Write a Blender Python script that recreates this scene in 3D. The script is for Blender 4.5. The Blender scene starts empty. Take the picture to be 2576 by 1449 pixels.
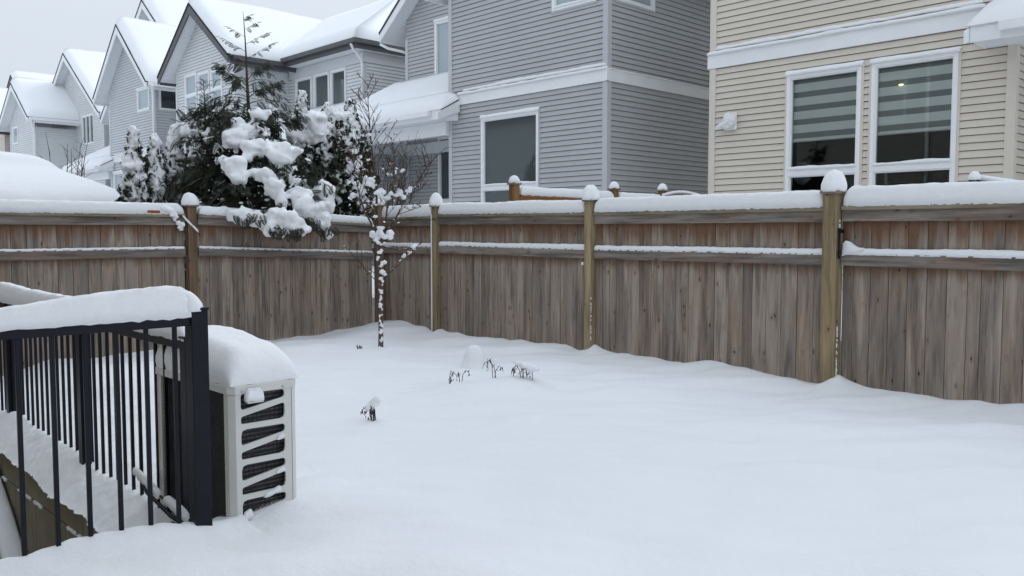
import bpy, bmesh, math, random
import numpy as np
from mathutils import Vector, Matrix, noise as mnoise
R = math.radians
SC = bpy.context.scene
COL = SC.collection

# ------------------------------------------------------------------ camera
# site axes: x runs along the house fronts, y runs away from the viewpoint's house, z up from the snow surface
YAW = math.atan2(2154.3, 2078.0)
PITCH = math.atan((724.5 - 588.0) / 2150.0)
EYE = 1.215
cam_d = bpy.data.cameras.new("camera"); cam = bpy.data.objects.new("camera", cam_d); COL.objects.link(cam)
cam.location = (0, 0, EYE); cam.rotation_euler = (math.pi/2 - PITCH, 0, YAW)
cam_d.sensor_width = 36.0; cam_d.lens = 36.0 * 2150.0 / 2576.0
cam_d.clip_start = 0.05; cam_d.clip_end = 1500
SC.camera = cam
FWD = Vector((-math.sin(YAW), math.cos(YAW), 0)); RGT = Vector((math.cos(YAW), math.sin(YAW), 0))

def at(px, py, Y):
    """point seen at (px, py) of a 2576-wide picture at forward distance Y"""
    a = (px-1288.)/2150.; b = -(py-724.5)/2150.
    c, s = math.cos(PITCH), math.sin(PITCH)
    x, y, z = a, c+b*s, -s+b*c
    k = Y/y
    return RGT*(x*k) + FWD*(y*k) + Vector((0, 0, z*k+EYE))

# ------------------------------------------------------------------ light
SUN_EL, SUN_AZ = R(32), R(352)
world = bpy.data.worlds.new("World"); SC.world = world; world.use_nodes = True
nt = world.node_tree; nt.nodes.clear()
out = nt.nodes.new('ShaderNodeOutputWorld'); bg = nt.nodes.new('ShaderNodeBackground')
sky = nt.nodes.new('ShaderNodeTexSky'); sky.sky_type = 'NISHITA'; sky.sun_disc = False
sky.sun_elevation = SUN_EL; sky.sun_rotation = SUN_AZ; sky.air_density = 1.0; sky.dust_density = 3.0
tc = nt.nodes.new('ShaderNodeTexCoord'); sp = nt.nodes.new('ShaderNodeSeparateXYZ')
nt.links.new(tc.outputs['Generated'], sp.inputs[0])
ramp = nt.nodes.new('ShaderNodeValToRGB'); nt.links.new(sp.outputs['Z'], ramp.inputs[0])
cr = ramp.color_ramp; cr.elements[0].position = 0.0; cr.elements[0].color = (.625, .690, .770, 1)
cr.elements[1].position = 1.0; cr.elements[1].color = (.97, 1.08, 1.24, 1)
e = cr.elements.new(0.22); e.color = (.680, .745, .82, 1)
e = cr.elements.new(0.5); e.color = (.88, .965, 1.06, 1)
gain = nt.nodes.new('ShaderNodeVectorMath'); gain.operation = 'SCALE'; gain.inputs['Scale'].default_value = 9.9
nt.links.new(ramp.outputs[0], gain.inputs[0])
mx = nt.nodes.new('ShaderNodeMix'); mx.data_type = 'RGBA'; mx.inputs[0].default_value = 0.94
nt.links.new(sky.outputs[0], mx.inputs[6]); nt.links.new(gain.outputs[0], mx.inputs[7])
nt.links.new(mx.outputs[2], bg.inputs[0]); bg.inputs[1].default_value = 0.1
nt.links.new(bg.outputs[0], out.inputs[0])
sun_d = bpy.data.lights.new("sun", 'SUN'); sun_d.energy = 1.35; sun_d.angle = R(28); sun_d.color = (1, .995, .98)
sun = bpy.data.objects.new("sun", sun_d); COL.objects.link(sun)
_sd = Vector((math.sin(SUN_AZ)*math.cos(SUN_EL), math.cos(SUN_AZ)*math.cos(SUN_EL), math.sin(SUN_EL)))
sun.rotation_euler = _sd.to_track_quat('Z', 'Y').to_euler()
SC.view_settings.view_transform = 'Standard'; SC.view_settings.look = 'None'
SC.view_settings.exposure = 0.13; SC.view_settings.gamma = 1.0

# ------------------------------------------------------------------ materials
def nmat(name, rough=.6, spec=.3):
    m = bpy.data.materials.new(name); m.use_nodes = True
    n = m.node_tree; b = n.nodes['Principled BSDF']
    b.inputs['Roughness'].default_value = rough
    b.inputs['Specular IOR Level'].default_value = spec
    return m, n, b
def N(n, t, **kw):
    x = n.nodes.new(t)
    for k, v in kw.items(): setattr(x, k, v)
    return x
def mixc(n, fac, a, b, bt='MIX'):
    m = N(n, 'ShaderNodeMix', data_type='RGBA', blend_type=bt)
    for i, v in ((0, fac), (6, a), (7, b)):
        if hasattr(v, 'is_output'): n.links.new(v, m.inputs[i])
        elif i == 0: m.inputs[0].default_value = v
        else: m.inputs[i].default_value = (*v, 1)
    return m.outputs[2]
def coord(n, scale=(1, 1, 1), add=None):
    g = N(n, 'ShaderNodeNewGeometry'); mp = N(n, 'ShaderNodeMapping'); mp.inputs['Scale'].default_value = scale
    src = g.outputs['Position']
    if add is not None:
        v = N(n, 'ShaderNodeVectorMath', operation='ADD'); n.links.new(src, v.inputs[0]); n.links.new(add, v.inputs[1]); src = v.outputs[0]
    n.links.new(src, mp.inputs[0]); return mp.outputs[0]
def noise(n, vec, scale, detail=4, rough=.6, out='Fac'):
    t = N(n, 'ShaderNodeTexNoise'); t.inputs['Scale'].default_value = scale; t.inputs['Detail'].default_value = detail
    t.inputs['Roughness'].default_value = rough
    if vec is not None: n.links.new(vec, t.inputs['Vector'])
    return t.outputs[out]
def rampn(n, fac, p0, p1, v0=0., v1=1.):
    m = N(n, 'ShaderNodeMapRange'); m.clamp = True
    n.links.new(fac, m.inputs[0])
    for i, v in zip((1, 2, 3, 4), (p0, p1, v0, v1)): m.inputs[i].default_value = v
    return m.outputs[0]
def mul(n, a, b, op='MULTIPLY'):
    m = N(n, 'ShaderNodeMath', operation=op)
    for i, v in ((0, a), (1, b)):
        if hasattr(v, 'is_output'): n.links.new(v, m.inputs[i])
        else: m.inputs[i].default_value = v
    return m.outputs[0]
def bump(n, b, h, strength=.3, dist=.01):
    u = N(n, 'ShaderNodeBump'); u.inputs['Strength'].default_value = strength; u.inputs['Distance'].default_value = dist
    n.links.new(h, u.inputs['Height']); n.links.new(u.outputs[0], b.inputs['Normal'])

def snow_material(name, base=(.87, .885, .90), b1=.25, b2=.5, d=.012):
    m, n, b = nmat(name, .75, .12)
    c = coord(n)
    v = noise(n, c, 3.0, 5)
    n.links.new(mixc(n, rampn(n, v, .3, .7), tuple(x*.985 for x in base), base), b.inputs['Base Color'])
    h = mul(n, mul(n, noise(n, c, 16, 5, .65), 1.0), mul(n, noise(n, c, 130, 3, .7), .22), 'ADD')
    bump(n, b, h, b2, d)
    return m
M = {}
M['snow'] = snow_material('snow_fresh')
M['snow_ground'] = snow_material('snow_field', b2=.55, d=.012)

def plain(name, col, rough=.55, spec=.3, var=.08, scale=6, bs=.0, bscale=60, stretch=(1, 1, 1)):
    m, n, b = nmat(name, rough, spec)
    c = coord(n, stretch)
    v = noise(n, c, scale, 5)
    a = tuple(x*(1-var) for x in col); d = tuple(min(1, x*(1+var)) for x in col)
    n.links.new(mixc(n, rampn(n, v, .3, .7), a, d), b.inputs['Base Color'])
    if bs > 0: bump(n, b, noise(n, c, bscale, 4), bs, .004)
    return m
def siding_mat(name, col):
    m, n, b = nmat(name, .5, .25)
    c = coord(n, (1, 1, 1)); v = noise(n, c, .9, 4)
    st = noise(n, coord(n, (5, 5, .5)), 1.4, 4)
    a = tuple(x*.95 for x in col); d = tuple(x*1.04 for x in col)
    base = mixc(n, rampn(n, v, .3, .7), a, d)
    base = mixc(n, rampn(n, st, .58, .85, 0, .22), base, tuple(x*.78 for x in col))
    at_ = N(n, 'ShaderNodeAttribute', attribute_name='tint')
    base = mixc(n, rampn(n, at_.outputs['Fac'], 0, 1, 0, .10), base, tuple(x*.80 for x in col))
    n.links.new(base, b.inputs['Base Color'])
    bump(n, b, noise(n, coord(n, (3, 3, 40)), 3, 3), .15, .003)
    return m
M['side_grey'] = siding_mat('siding_blue_grey', (.460, .470, .482))
M['side_mid'] = siding_mat('siding_mid_grey', (.57, .59, .615))
M['side_pale'] = siding_mat('siding_pale_grey', (.70, .72, .73))
M['side_beige'] = siding_mat('siding_beige', (.665, .610, .530))
M['side_brown'] = siding_mat('siding_taupe', (.36, .33, .30))
M['trim_grey'] = plain('corner_trim_grey', (.52, .53, .55), .5, .3, .03)
M['trim_mid'] = plain('corner_trim_mid', (.61, .63, .65), .5, .3, .03)
M['trim_pale'] = plain('corner_trim_pale', (.66, .68, .70), .5, .3, .03)
M['trim_beige'] = plain('corner_trim_beige', (.68, .63, .555), .5, .3, .03)
M['white'] = plain('white_painted_trim', (.83, .845, .86), .45, .35, .03, 3)
M['vinyl'] = plain('white_vinyl_frame', (.86, .87, .88), .35, .4, .02)
M['soffit'] = plain('white_soffit', (.76, .78, .80), .6, .2, .03)
M['dark_trim'] = plain('dark_bronze_trim', (.095, .095, .10), .45, .35, .1)
M['shingle'] = plain('asphalt_shingle', (.045, .046, .05), .9, .1, .3, 40, .5, 200)
M['black_metal'] = plain('black_powder_coated_metal', (.0065, .0075, .0135), .42, .22, .2, 8)
M['ac_paint'] = plain('ivory_painted_steel', (.63, .625, .59), .42, .4, .03, 4)
M['ac_dark'] = plain('dark_coil', (.055, .055, .06), .6, .3, .4, 60)
M['ac_wire'] = plain('dark_guard_wire', (.03, .03, .034), .45, .4, .2)
M['steel'] = plain('screw_steel', (.45, .45, .45), .35, .5)
M['rubber'] = plain('black_rubber_hose', (.012, .012, .013), .6, .3)
M['plastic_bag'] = plain('white_plastic_bag', (.80, .81, .82), .3, .5, .05, 20, .6, 30)
M['dry'] = plain('dry_brown_stem', (.060, .048, .032), .85, .1, .4, 40)
M['chip'] = plain('orange_brick_scrap', (.30, .085, .035), .85, .15, .15, 30, .3, 80)
M['interior'] = plain('dim_room_wall', (.035, .034, .034), .9, .05, .1)
M['blind_light'] = plain('zebra_blind_opaque_band', (.86, .89, .88), .8, .1, .02)
M['blind_dark'] = plain('zebra_blind_sheer_band', (.27, .29, .285), .8, .1, .02)
M['blind_plain'] = plain('pale_roller_blind', (.50, .56, .60), .8, .1, .03)
M['bark'] = plain('brown_bark', (.070, .050, .040), .85, .1, .4, 30, .6, 90, (1, 1, .4))
M['bark_red'] = plain('reddish_young_bark', (.105, .072, .056), .7, .2, .45, 45, .6, 90, (1, 1, .3))
M['twig'] = plain('bare_twig', (.085, .060, .048), .8, .1, .3, 30)
M['timber_green'] = None

def glass(name, col, mirror=.12, alpha=None):
    m = bpy.data.materials.new(name); m.use_nodes = True; n = m.node_tree
    o = n.nodes['Material Output']; b = n.nodes['Principled BSDF']
    g = N(n, 'ShaderNodeBsdfGlossy'); g.inputs['Roughness'].default_value = .015; g.inputs['Color'].default_value = (.78, .92, .90, 1)
    f = N(n, 'ShaderNodeFresnel'); f.inputs['IOR'].default_value = 1.5
    fac = mul(n, f.outputs[0], mirror, 'ADD')
    # slightly wavy panes
    u = N(n, 'ShaderNodeBump'); u.inputs['Strength'].default_value = .02; u.inputs['Distance'].default_value = .01
    n.links.new(noise(n, coord(n), 1.3, 2), u.inputs['Height']); n.links.new(u.outputs[0], g.inputs['Normal'])
    if alpha is None:
        b.inputs['Base Color'].default_value = (*col, 1); b.inputs['Roughness'].default_value = .5; base = b.outputs[0]
    else:
        t = N(n, 'ShaderNodeBsdfTransparent'); t.inputs['Color'].default_value = (*col, 1); base = t.outputs[0]
    mxs = N(n, 'ShaderNodeMixShader'); n.links.new(fac, mxs.inputs[0]); n.links.new(base, mxs.inputs[1]); n.links.new(g.outputs[0], mxs.inputs[2])
    n.links.new(mxs.outputs[0], o.inputs[0]); return m
M['glass_clear'] = glass('clear_window_glass', (.92, .95, .945), .03, 1)
M['glass_dark'] = glass('dark_window_glass', (.035, .045, .05), .08)
M['glass_teal'] = glass('teal_window_glass', (.018, .028, .030), .07)
M['glass_blind'] = glass('blind_window_glass', (.33, .39, .43), .06)

def wood(name, base, dark, brown, vert=True, stain=0., knots=True, grain=26, zs=()):
    m, n, b = nmat(name, .85, .12)
    ta = N(n, 'ShaderNodeAttribute', attribute_name='tint'); tint = ta.outputs['Fac']
    cx = N(n, 'ShaderNodeCombineXYZ'); t50 = mul(n, tint, 37.)
    for i in range(3): n.links.new(t50, cx.inputs[i])
    add = cx.outputs[0]
    s = (grain, grain, 1.1) if vert else (1.1, 1.1, grain)
    c = coord(n, s, add)
    g1 = noise(n, c, 1.6, 6, .7)
    g2 = noise(n, coord(n, (4, 4, .6) if vert else (.6, .6, 4), add), 1.3, 5, .6)
    col = mixc(n, rampn(n, g2, .30, .72), base, dark)
    col = mixc(n, rampn(n, tint, .35, 1, 0, .50), col, tuple(x*1.45 for x in base))
    col = mixc(n, rampn(n, tint, .35, 0, 0, .40), col, tuple(x*.72 for x in dark))
    warm = rampn(n, noise(n, coord(n, (3, 3, .8) if vert else (1, 1, 3), add), 1.7, 3), .47, .68)
    col = mixc(n, mul(n, warm, .55), col, brown)
    col = mixc(n, rampn(n, g1, .52, .70, 0, .65), col, tuple(x*.50 for x in dark))
    col = mixc(n, rampn(n, g1, .46, .28, 0, .35), col, tuple(x*1.5 for x in base))
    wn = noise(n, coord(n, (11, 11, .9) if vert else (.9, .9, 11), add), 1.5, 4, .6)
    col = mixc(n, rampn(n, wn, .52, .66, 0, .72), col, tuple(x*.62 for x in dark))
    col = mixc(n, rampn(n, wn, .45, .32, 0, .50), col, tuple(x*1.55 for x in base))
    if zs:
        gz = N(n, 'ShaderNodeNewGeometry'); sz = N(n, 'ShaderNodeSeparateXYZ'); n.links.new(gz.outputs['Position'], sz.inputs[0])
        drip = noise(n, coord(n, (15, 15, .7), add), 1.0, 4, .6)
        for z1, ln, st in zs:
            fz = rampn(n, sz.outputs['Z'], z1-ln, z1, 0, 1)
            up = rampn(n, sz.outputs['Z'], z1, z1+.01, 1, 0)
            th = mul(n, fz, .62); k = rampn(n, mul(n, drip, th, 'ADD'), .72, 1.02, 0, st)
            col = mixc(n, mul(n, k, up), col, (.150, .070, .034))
    if knots:
        vo = N(n, 'ShaderNodeTexVoronoi'); vo.inputs['Scale'].default_value = 1.0
        kc = coord(n, (12, 12, 5.5) if vert else (5.5, 5.5, 12), add)
        wob = noise(n, coord(n, (1, 1, 1)), 24, 2, .5, 'Color')
        vm = N(n, 'ShaderNodeVectorMath', operation='SCALE'); vm.inputs['Scale'].default_value = .16; n.links.new(wob, vm.inputs[0])
        va = N(n, 'ShaderNodeVectorMath', operation='ADD'); n.links.new(kc, va.inputs[0]); n.links.new(vm.outputs[0], va.inputs[1])
        n.links.new(va.outputs[0], vo.inputs['Vector'])
        dk = rampn(n, vo.outputs['Distance'], .115, .05, 0, .85)
        ring = rampn(n, vo.outputs['Distance'], .26, .15, 0, .35)
        col = mixc(n, ring, col, tuple(x*.6 for x in brown))
        col = mixc(n, dk, col, (.022, .017, .013))
    n.links.new(col, b.inputs['Base Color'])
    bump(n, b, g1, .45, .004)
    return m
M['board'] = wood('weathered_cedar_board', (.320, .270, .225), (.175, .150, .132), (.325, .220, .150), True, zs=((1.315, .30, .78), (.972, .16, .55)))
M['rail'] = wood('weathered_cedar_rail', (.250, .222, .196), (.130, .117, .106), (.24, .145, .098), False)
M['capwood'] = wood('weathered_cap_board', (.25, .22, .165), (.15, .135, .10), (.17, .115, .07), False, knots=False)
M['post'] = wood('treated_green_brown_post', (.335, .265, .160), (.235, .185, .110), (.33, .235, .13), True, knots=True)
M['post_brown'] = wood('treated_brown_post', (.22, .150, .095), (.155, .105, .068), (.23, .145, .08), True)
M['new_cedar'] = wood('orange_cedar', (.30, .150, .060), (.23, .11, .045), (.32, .17, .07), False, knots=False)
M['new_cedar_post'] = wood('orange_cedar_post', (.25, .135, .058), (.19, .10, .045), (.28, .15, .06), True, knots=False)

def concrete_mat():
    m, n, b = nmat('mossy_concrete', .9, .1)
    c = coord(n); a = noise(n, c, 2.2, 6, .65); d = noise(n, coord(n, (6, 6, 1.2)), 1.6, 5)
    col = mixc(n, rampn(n, a, .3, .7), (.28, .255, .19), (.18, .165, .115))
    col = mixc(n, rampn(n, d, .52, .72, 0, .6), col, (.085, .078, .040))
    g = N(n, 'ShaderNodeNewGeometry'); s = N(n, 'ShaderNodeSeparateXYZ'); n.links.new(g.outputs['Position'], s.inputs[0])
    moss = mul(n, rampn(n, s.outputs['Z'], -.42, -.20, 0, 1), rampn(n, noise(n, c, 9, 4), .35, .6))
    col = mixc(n, moss, col, (.115, .105, .025))
    n.links.new(col, b.inputs['Base Color']); bump(n, b, noise(n, c, 40, 5), .5, .01)
    return m
M['concrete'] = concrete_mat()
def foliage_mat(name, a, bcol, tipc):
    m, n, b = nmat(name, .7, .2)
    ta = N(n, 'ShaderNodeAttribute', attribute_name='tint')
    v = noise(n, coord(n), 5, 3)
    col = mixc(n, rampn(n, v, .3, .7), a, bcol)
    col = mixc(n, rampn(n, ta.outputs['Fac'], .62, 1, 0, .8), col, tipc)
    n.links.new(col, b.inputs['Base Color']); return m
M['arb'] = foliage_mat('arborvitae_leaf', (.020, .026, .014), (.030, .040, .018), (.055, .050, .020))
M['cedar'] = foliage_mat('cedar_leaf', (.024, .032, .022), (.040, .048, .030), (.062, .055, .040))

# ------------------------------------------------------------------ mesh helpers
ORG = {}
def tag(o, label=None, cat=None, group=None, kind=None):
    if label: o['label'] = label
    if cat: o['category'] = cat
    if group: o['group'] = group
    if kind: o['kind'] = kind
    return o
def thing(name, loc, label, cat, group=None):
    o = bpy.data.objects.new(name, None); COL.objects.link(o); o.location = loc
    o.empty_display_size = .1
    ORG[o.name] = Vector(loc); return tag(o, label, cat, group)
def place(o, parent):
    COL.objects.link(o)
    if parent is not None:
        o.parent = parent; ORG[o.name] = ORG.get(parent.name, Vector((0, 0, 0)))
    else: ORG[o.name] = Vector((0, 0, 0))
class MB:
    def __init__(s): s.v = []; s.f = []; s.t = []
    def add(s, vs, fs, tint=None):
        o = len(s.v); s.v.extend([tuple(p) for p in vs]); s.f.extend([tuple(i+o for i in f) for f in fs])
        s.t.extend([random.random() if tint is None else tint]*len(fs))
    def box(s, x0, x1, y0, y1, z0, z1, tint=None, P=None):
        if x0 > x1: x0, x1 = x1, x0
        if y0 > y1: y0, y1 = y1, y0
        vs = [(x, y, z) for z in (z0, z1) for y in (y0, y1) for x in (x0, x1)]
        fs = [(0, 2, 3, 1), (4, 5, 7, 6), (0, 1, 5, 4), (2, 6, 7, 3), (0, 4, 6, 2), (1, 3, 7, 5)]
        if P: vs = [P(*p) for p in vs]
        s.add(vs, fs, tint)
    def quad(s, a, b, c, d, tint=None): s.add([a, b, c, d], [(0, 1, 2, 3)], tint)
    def prism(s, poly, off, tint=None):
        n = len(poly); off = Vector(off); a = [Vector(p) for p in poly]; b = [p+off for p in a]
        s.add(a+b, [tuple(range(n))[::-1], tuple(range(n, 2*n))] + [(i, (i+1) % n, n+(i+1) % n, n+i) for i in range(n)], tint)
    def tube(s, pts, rad, sides=6, tint=None, cap=True):
        pts = [Vector(p) for p in pts]; n = len(pts)
        if not hasattr(rad, '__len__'): rad = [rad]*n
        vs = []; prev = None
        for i, p in enumerate(pts):
            d = (pts[min(i+1, n-1)]-pts[max(i-1, 0)])
            if d.length < 1e-9: d = Vector((0, 0, 1))
            d.normalize()
            if prev is None: u = d.orthogonal().normalized()
            else:
                u = prev - d*prev.dot(d)
                u = u.normalized() if u.length > 1e-6 else d.orthogonal().normalized()
            prev = u; w = d.cross(u)
            for k in range(sides):
                a = 2*math.pi*k/sides; vs.append(p + (u*math.cos(a)+w*math.sin(a))*rad[i])
        fs = [(i*sides+k, i*sides+(k+1) % sides, (i+1)*sides+(k+1) % sides, (i+1)*sides+k) for i in range(n-1) for k in range(sides)]
        if cap: fs += [tuple(range(sides))[::-1], tuple(range((n-1)*sides, n*sides))]
        s.add(vs, fs, tint)
    def build(s, name, mat, parent=None, smooth=False, autos=None):
        me = bpy.data.meshes.new(name); o = bpy.data.objects.new(name, me)
        place(o, parent); og = ORG[o.name]
        me.from_pydata([(p[0]-og[0], p[1]-og[1], p[2]-og[2]) for p in s.v], [], s.f); me.update()
        a = me.attributes.new('tint', 'FLOAT', 'FACE'); a.data.foreach_set('value', s.t)
        if smooth: me.polygons.foreach_set('use_smooth', [True]*len(me.polygons))
        me.materials.append(mat); return o
def build_np(name, V, F, mat, parent, tint=None, smooth=False):
    me = bpy.data.meshes.new(name); o = bpy.data.objects.new(name, me); place(o, parent); og = np.array(ORG[o.name])
    V = V - og; nf, k = F.shape
    me.vertices.add(len(V)); me.vertices.foreach_set('co', V.astype(np.float32).ravel())
    me.loops.add(nf*k); me.loops.foreach_set('vertex_index', F.astype(np.int32).ravel())
    me.polygons.add(nf); me.polygons.foreach_set('loop_start', np.arange(0, nf*k, k, dtype=np.int32))
    me.update(calc_edges=True); me.validate()
    if tint is not None and len(me.polygons) == nf:
        a = me.attributes.new('tint', 'FLOAT', 'FACE'); a.data.foreach_set('value', tint.astype(np.float32))
    if smooth: me.polygons.foreach_set('use_smooth', [True]*len(me.polygons))
    me.materials.append(mat); return o
def nz(x, y, z=0., s=1.): return mnoise.noise(Vector((x*s, y*s, z*s)))

def snow_strip(mb, p0, p1, w, h, seed=0, step=.045, endr=.07, amp=.10, side=None, lean=0., K=12, pw=.62, hf=None, rag=.006):
    """a loaf of settled snow lying along p0-p1; flat below, rounded above"""
    p0 = Vector(p0); p1 = Vector(p1); d = p1-p0; L = d.length; d.normalize()
    sd = Vector((d.y, -d.x, 0)).normalized()
    ts = [0, endr*.12, endr*.35, endr*.7, endr]; n = max(2, int((L-2*endr)/step))
    ts = ts[:-1] + [endr+(L-2*endr)*i/n for i in range(n+1)] + [L-x for x in ts[:-1]][::-1]
    vs = []; 
    for i, t in enumerate(ts):
        e = min(1, min(t, L-t)/endr); ef = math.sqrt(max(0, 1-(1-e)**2))
        c = p0+d*t
        hh = h*(1+amp*2*nz(t*1.6, seed*7.3)+amp*.7*nz(t*7, seed*3.1)) * (hf(t) if hf else 1)
        ww = w*(1+amp*.5*nz(t*2.2, seed*5.7+9))
        for k in range(K+1):
            a = math.pi*k/K; cx_, sz_ = math.cos(a), math.sin(a)
            x = math.copysign(abs(cx_)**pw, cx_)*ww/2; z = (sz_**pw)*hh
            x *= (.86+.14*ef); z *= (.25+.75*ef)
            q = c+sd*(x+lean*z)+Vector((0, 0, z-.004))
            if k in (0, K): q.z += rag*2*nz(t*30, seed, k)-rag; q += sd*rag*1.5*nz(t*26, seed+4, k)
            jt = .006*nz(t*22, k*.9, seed)
            vs.append(q+Vector((0, 0, jt))+sd*jt)
    m = K+1; fs = [(i*m+k, (i+1)*m+k, (i+1)*m+k+1, i*m+k+1) for i in range(len(ts)-1) for k in range(K)]
    fs += [(i*m, i*m+K, (i+1)*m+K, (i+1)*m) for i in range(len(ts)-1)]
    fs += [tuple(range(m)), tuple(range((len(ts)-1)*m, len(ts)*m))[::-1]]
    mb.add(vs, fs, .5)
def snow_dome(mb, c, r, h, seed=0, K=24, J=10, pw=.8, sq=.0, lean=(0, 0), rag=.012):
    c = Vector(c); vs = []
    for j in range(J+1):
        f = j/J
        for k in range(K):
            a = 2*math.pi*k/K
            rr = r*(1-f**2.3)**.52*(1+.05*math.sin(math.pi*min(1, f*2)))
            if sq: rr *= (1+sq*(abs(math.cos(2*a-math.pi))**2*.18))
            rr *= 1+.10*nz(math.cos(a)*1.5, math.sin(a)*1.5, seed*3.3+f)
            z = h*f*(1+.05*nz(math.cos(a), math.sin(a), seed))
            if j == 0: z += rag*nz(math.cos(a)*5, math.sin(a)*5, seed)-rag*.5
            vs.append(c+Vector((rr*math.cos(a)+lean[0]*f*f, rr*math.sin(a)+lean[1]*f*f, z)))
    fs = [(j*K+k, j*K+(k+1) % K, (j+1)*K+(k+1) % K, (j+1)*K+k) for j in range(J) for k in range(K)]
    fs += [tuple(range(K))[::-1], tuple(range(J*K, (J+1)*K))]
    mb.add(vs, fs, .5)
def snow_slab(mb, A, B, C, D, H, r=.3, free=(1, 1, 1, 1), seed=0, step=.35, amp=.05, over=.05):
    """snow lying on a roof plane; A-B and D-C run along u, A-D and B-C along v"""
    A, B, C, D = map(Vector, (A, B, C, D)); rv, ru = r if isinstance(r, tuple) else (r, r)
    def ticks(L, f0, f1, r):
        e = [0, .1, .28, .6, 1.0]; rr = min(r, L*.45)
        a = [x*rr for x in e] if f0 else [0]
        b = [L-x*rr for x in e][::-1] if f1 else [L]
        lo, hi = a[-1], b[0]; n = max(1, int((hi-lo)/step))
        mid = [lo+(hi-lo)*i/n for i in range(1, n)]
        return [x/L for x in a+mid+b]
    Lu = ((B-A).length+(C-D).length)/2; Lv = ((D-A).length+(C-B).length)/2
    us = ticks(Lu, free[3], free[1], ru); vs_ = ticks(Lv, free[0], free[2], rv)
    def ff(d, r):
        d = max(0, min(1, d/r)); return math.sqrt(max(0, 1-(1-d)**2))
    top = []; bot = []
    eu = (B-A).normalized(); ev = (D-A).normalized()
    for v in vs_:
        for u in us:
            p = (A*(1-u)+B*u)*(1-v)+(D*(1-u)+C*u)*v
            f = 1.
            if free[0]: f *= ff(v*Lv, rv)
            if free[2]: f *= ff((1-v)*Lv, rv)
            if free[3]: f *= ff(u*Lu, ru)
            if free[1]: f *= ff((1-u)*Lu, ru)
            if free[0] and v == 0: p = p-ev*over*(1+.4*nz(p.x*2, p.y*2, seed))
            if free[2] and v == 1: p = p+ev*over
            if free[3] and u == 0: p = p-eu*over
            if free[1] and u == 1: p = p+eu*over
            hh = H*(1+amp*3*nz(p.x*.45, p.y*.45, seed)+amp*nz(p.x*2, p.y*2, seed))
            top.append(p+Vector((0, 0, .02+hh*(f*.93+.07*(1 if f > 0 else .3)))))
            bot.append(p+Vector((0, 0, .008)))
    nu, nv = len(us), len(vs_); o = nu*nv
    fs = [(j*nu+i, j*nu+i+1, (j+1)*nu+i+1, (j+1)*nu+i) for j in range(nv-1) for i in range(nu-1)]
    fs += [tuple(x+o for x in f[::-1]) for f in fs]
    rim = [i for i in range(nu)] + [j*nu+nu-1 for j in range(1, nv)] + [(nv-1)*nu+i for i in range(nu-2, -1, -1)] + [j*nu for j in range(nv-2, 0, -1)]
    fs += [(rim[k], o+rim[k], o+rim[(k+1) % len(rim)], rim[(k+1) % len(rim)]) for k in range(len(rim))]
    mb.add(top+bot, fs, .5)

def ico(sub=2):
    bm = bmesh.new(); bmesh.ops.create_icosphere(bm, subdivisions=sub, radius=1)
    V = np.array([v.co[:] for v in bm.verts]); F = np.array([[v.index for v in f.verts] for f in bm.faces]); bm.free(); return V, F
ICO2 = ico(2); ICO1 = ico(1)
def blobs(name, items, parent, voxel=.025, mat=None, amp=.18, template=ICO2, remesh=True, seed=0, rag=None):
    """merge many lumps (centre, radii, tilt) into one snow surface"""
    V0, F0 = template; Vs = []; Fs = []; o = 0; rng = np.random.default_rng(seed+5)
    for c, rr, *rest in items:
        v = V0.copy()
        ph = rng.random(3)*20
        for i in range(len(v)):
            q = v[i]*1.3+ph; v[i] = v[i]*(1+amp*2*mnoise.noise(Vector(q)))
        v[:, 2] = np.where(v[:, 2] < 0, v[:, 2]*.55, v[:, 2])
        v = v*np.array(rr)
        if rest and rest[0] is not None: v = v@np.array(rest[0].to_3x3().transposed())
        Vs.append(v+np.array(c)); Fs.append(F0+o); o += len(v)
    ob = build_np(name, np.concatenate(Vs), np.concatenate(Fs), mat or M['snow'], parent, smooth=True)
    if remesh:
        m = ob.modifiers.new('merge', 'REMESH'); m.mode = 'VOXEL'; m.voxel_size = voxel; m.use_smooth_shade = True
        if rag:
            sm_ = ob.modifiers.new('settle', 'SMOOTH'); sm_.factor = .5; sm_.iterations = rag[2] if len(rag) > 2 else 2
            tx = bpy.data.textures.new('snow_grain', 'CLOUDS'); tx.noise_scale = rag[0]; tx.noise_depth = 2
            dm = ob.modifiers.new('grain', 'DISPLACE'); dm.texture = tx; dm.strength = rag[1]; dm.mid_level = .5; dm.texture_coords = 'LOCAL'
    return ob

# wall mappers: (along, outward, height) -> site point
def FR(T): return lambda a, o, z: (a, T-o, z)          # wall facing the viewer's yard (-y)
def RT(S): return lambda a, o, z: (S+o, a, z)          # wall facing +x
def LT(S): return lambda a, o, z: (S-o, a, z)          # wall facing -x

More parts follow.
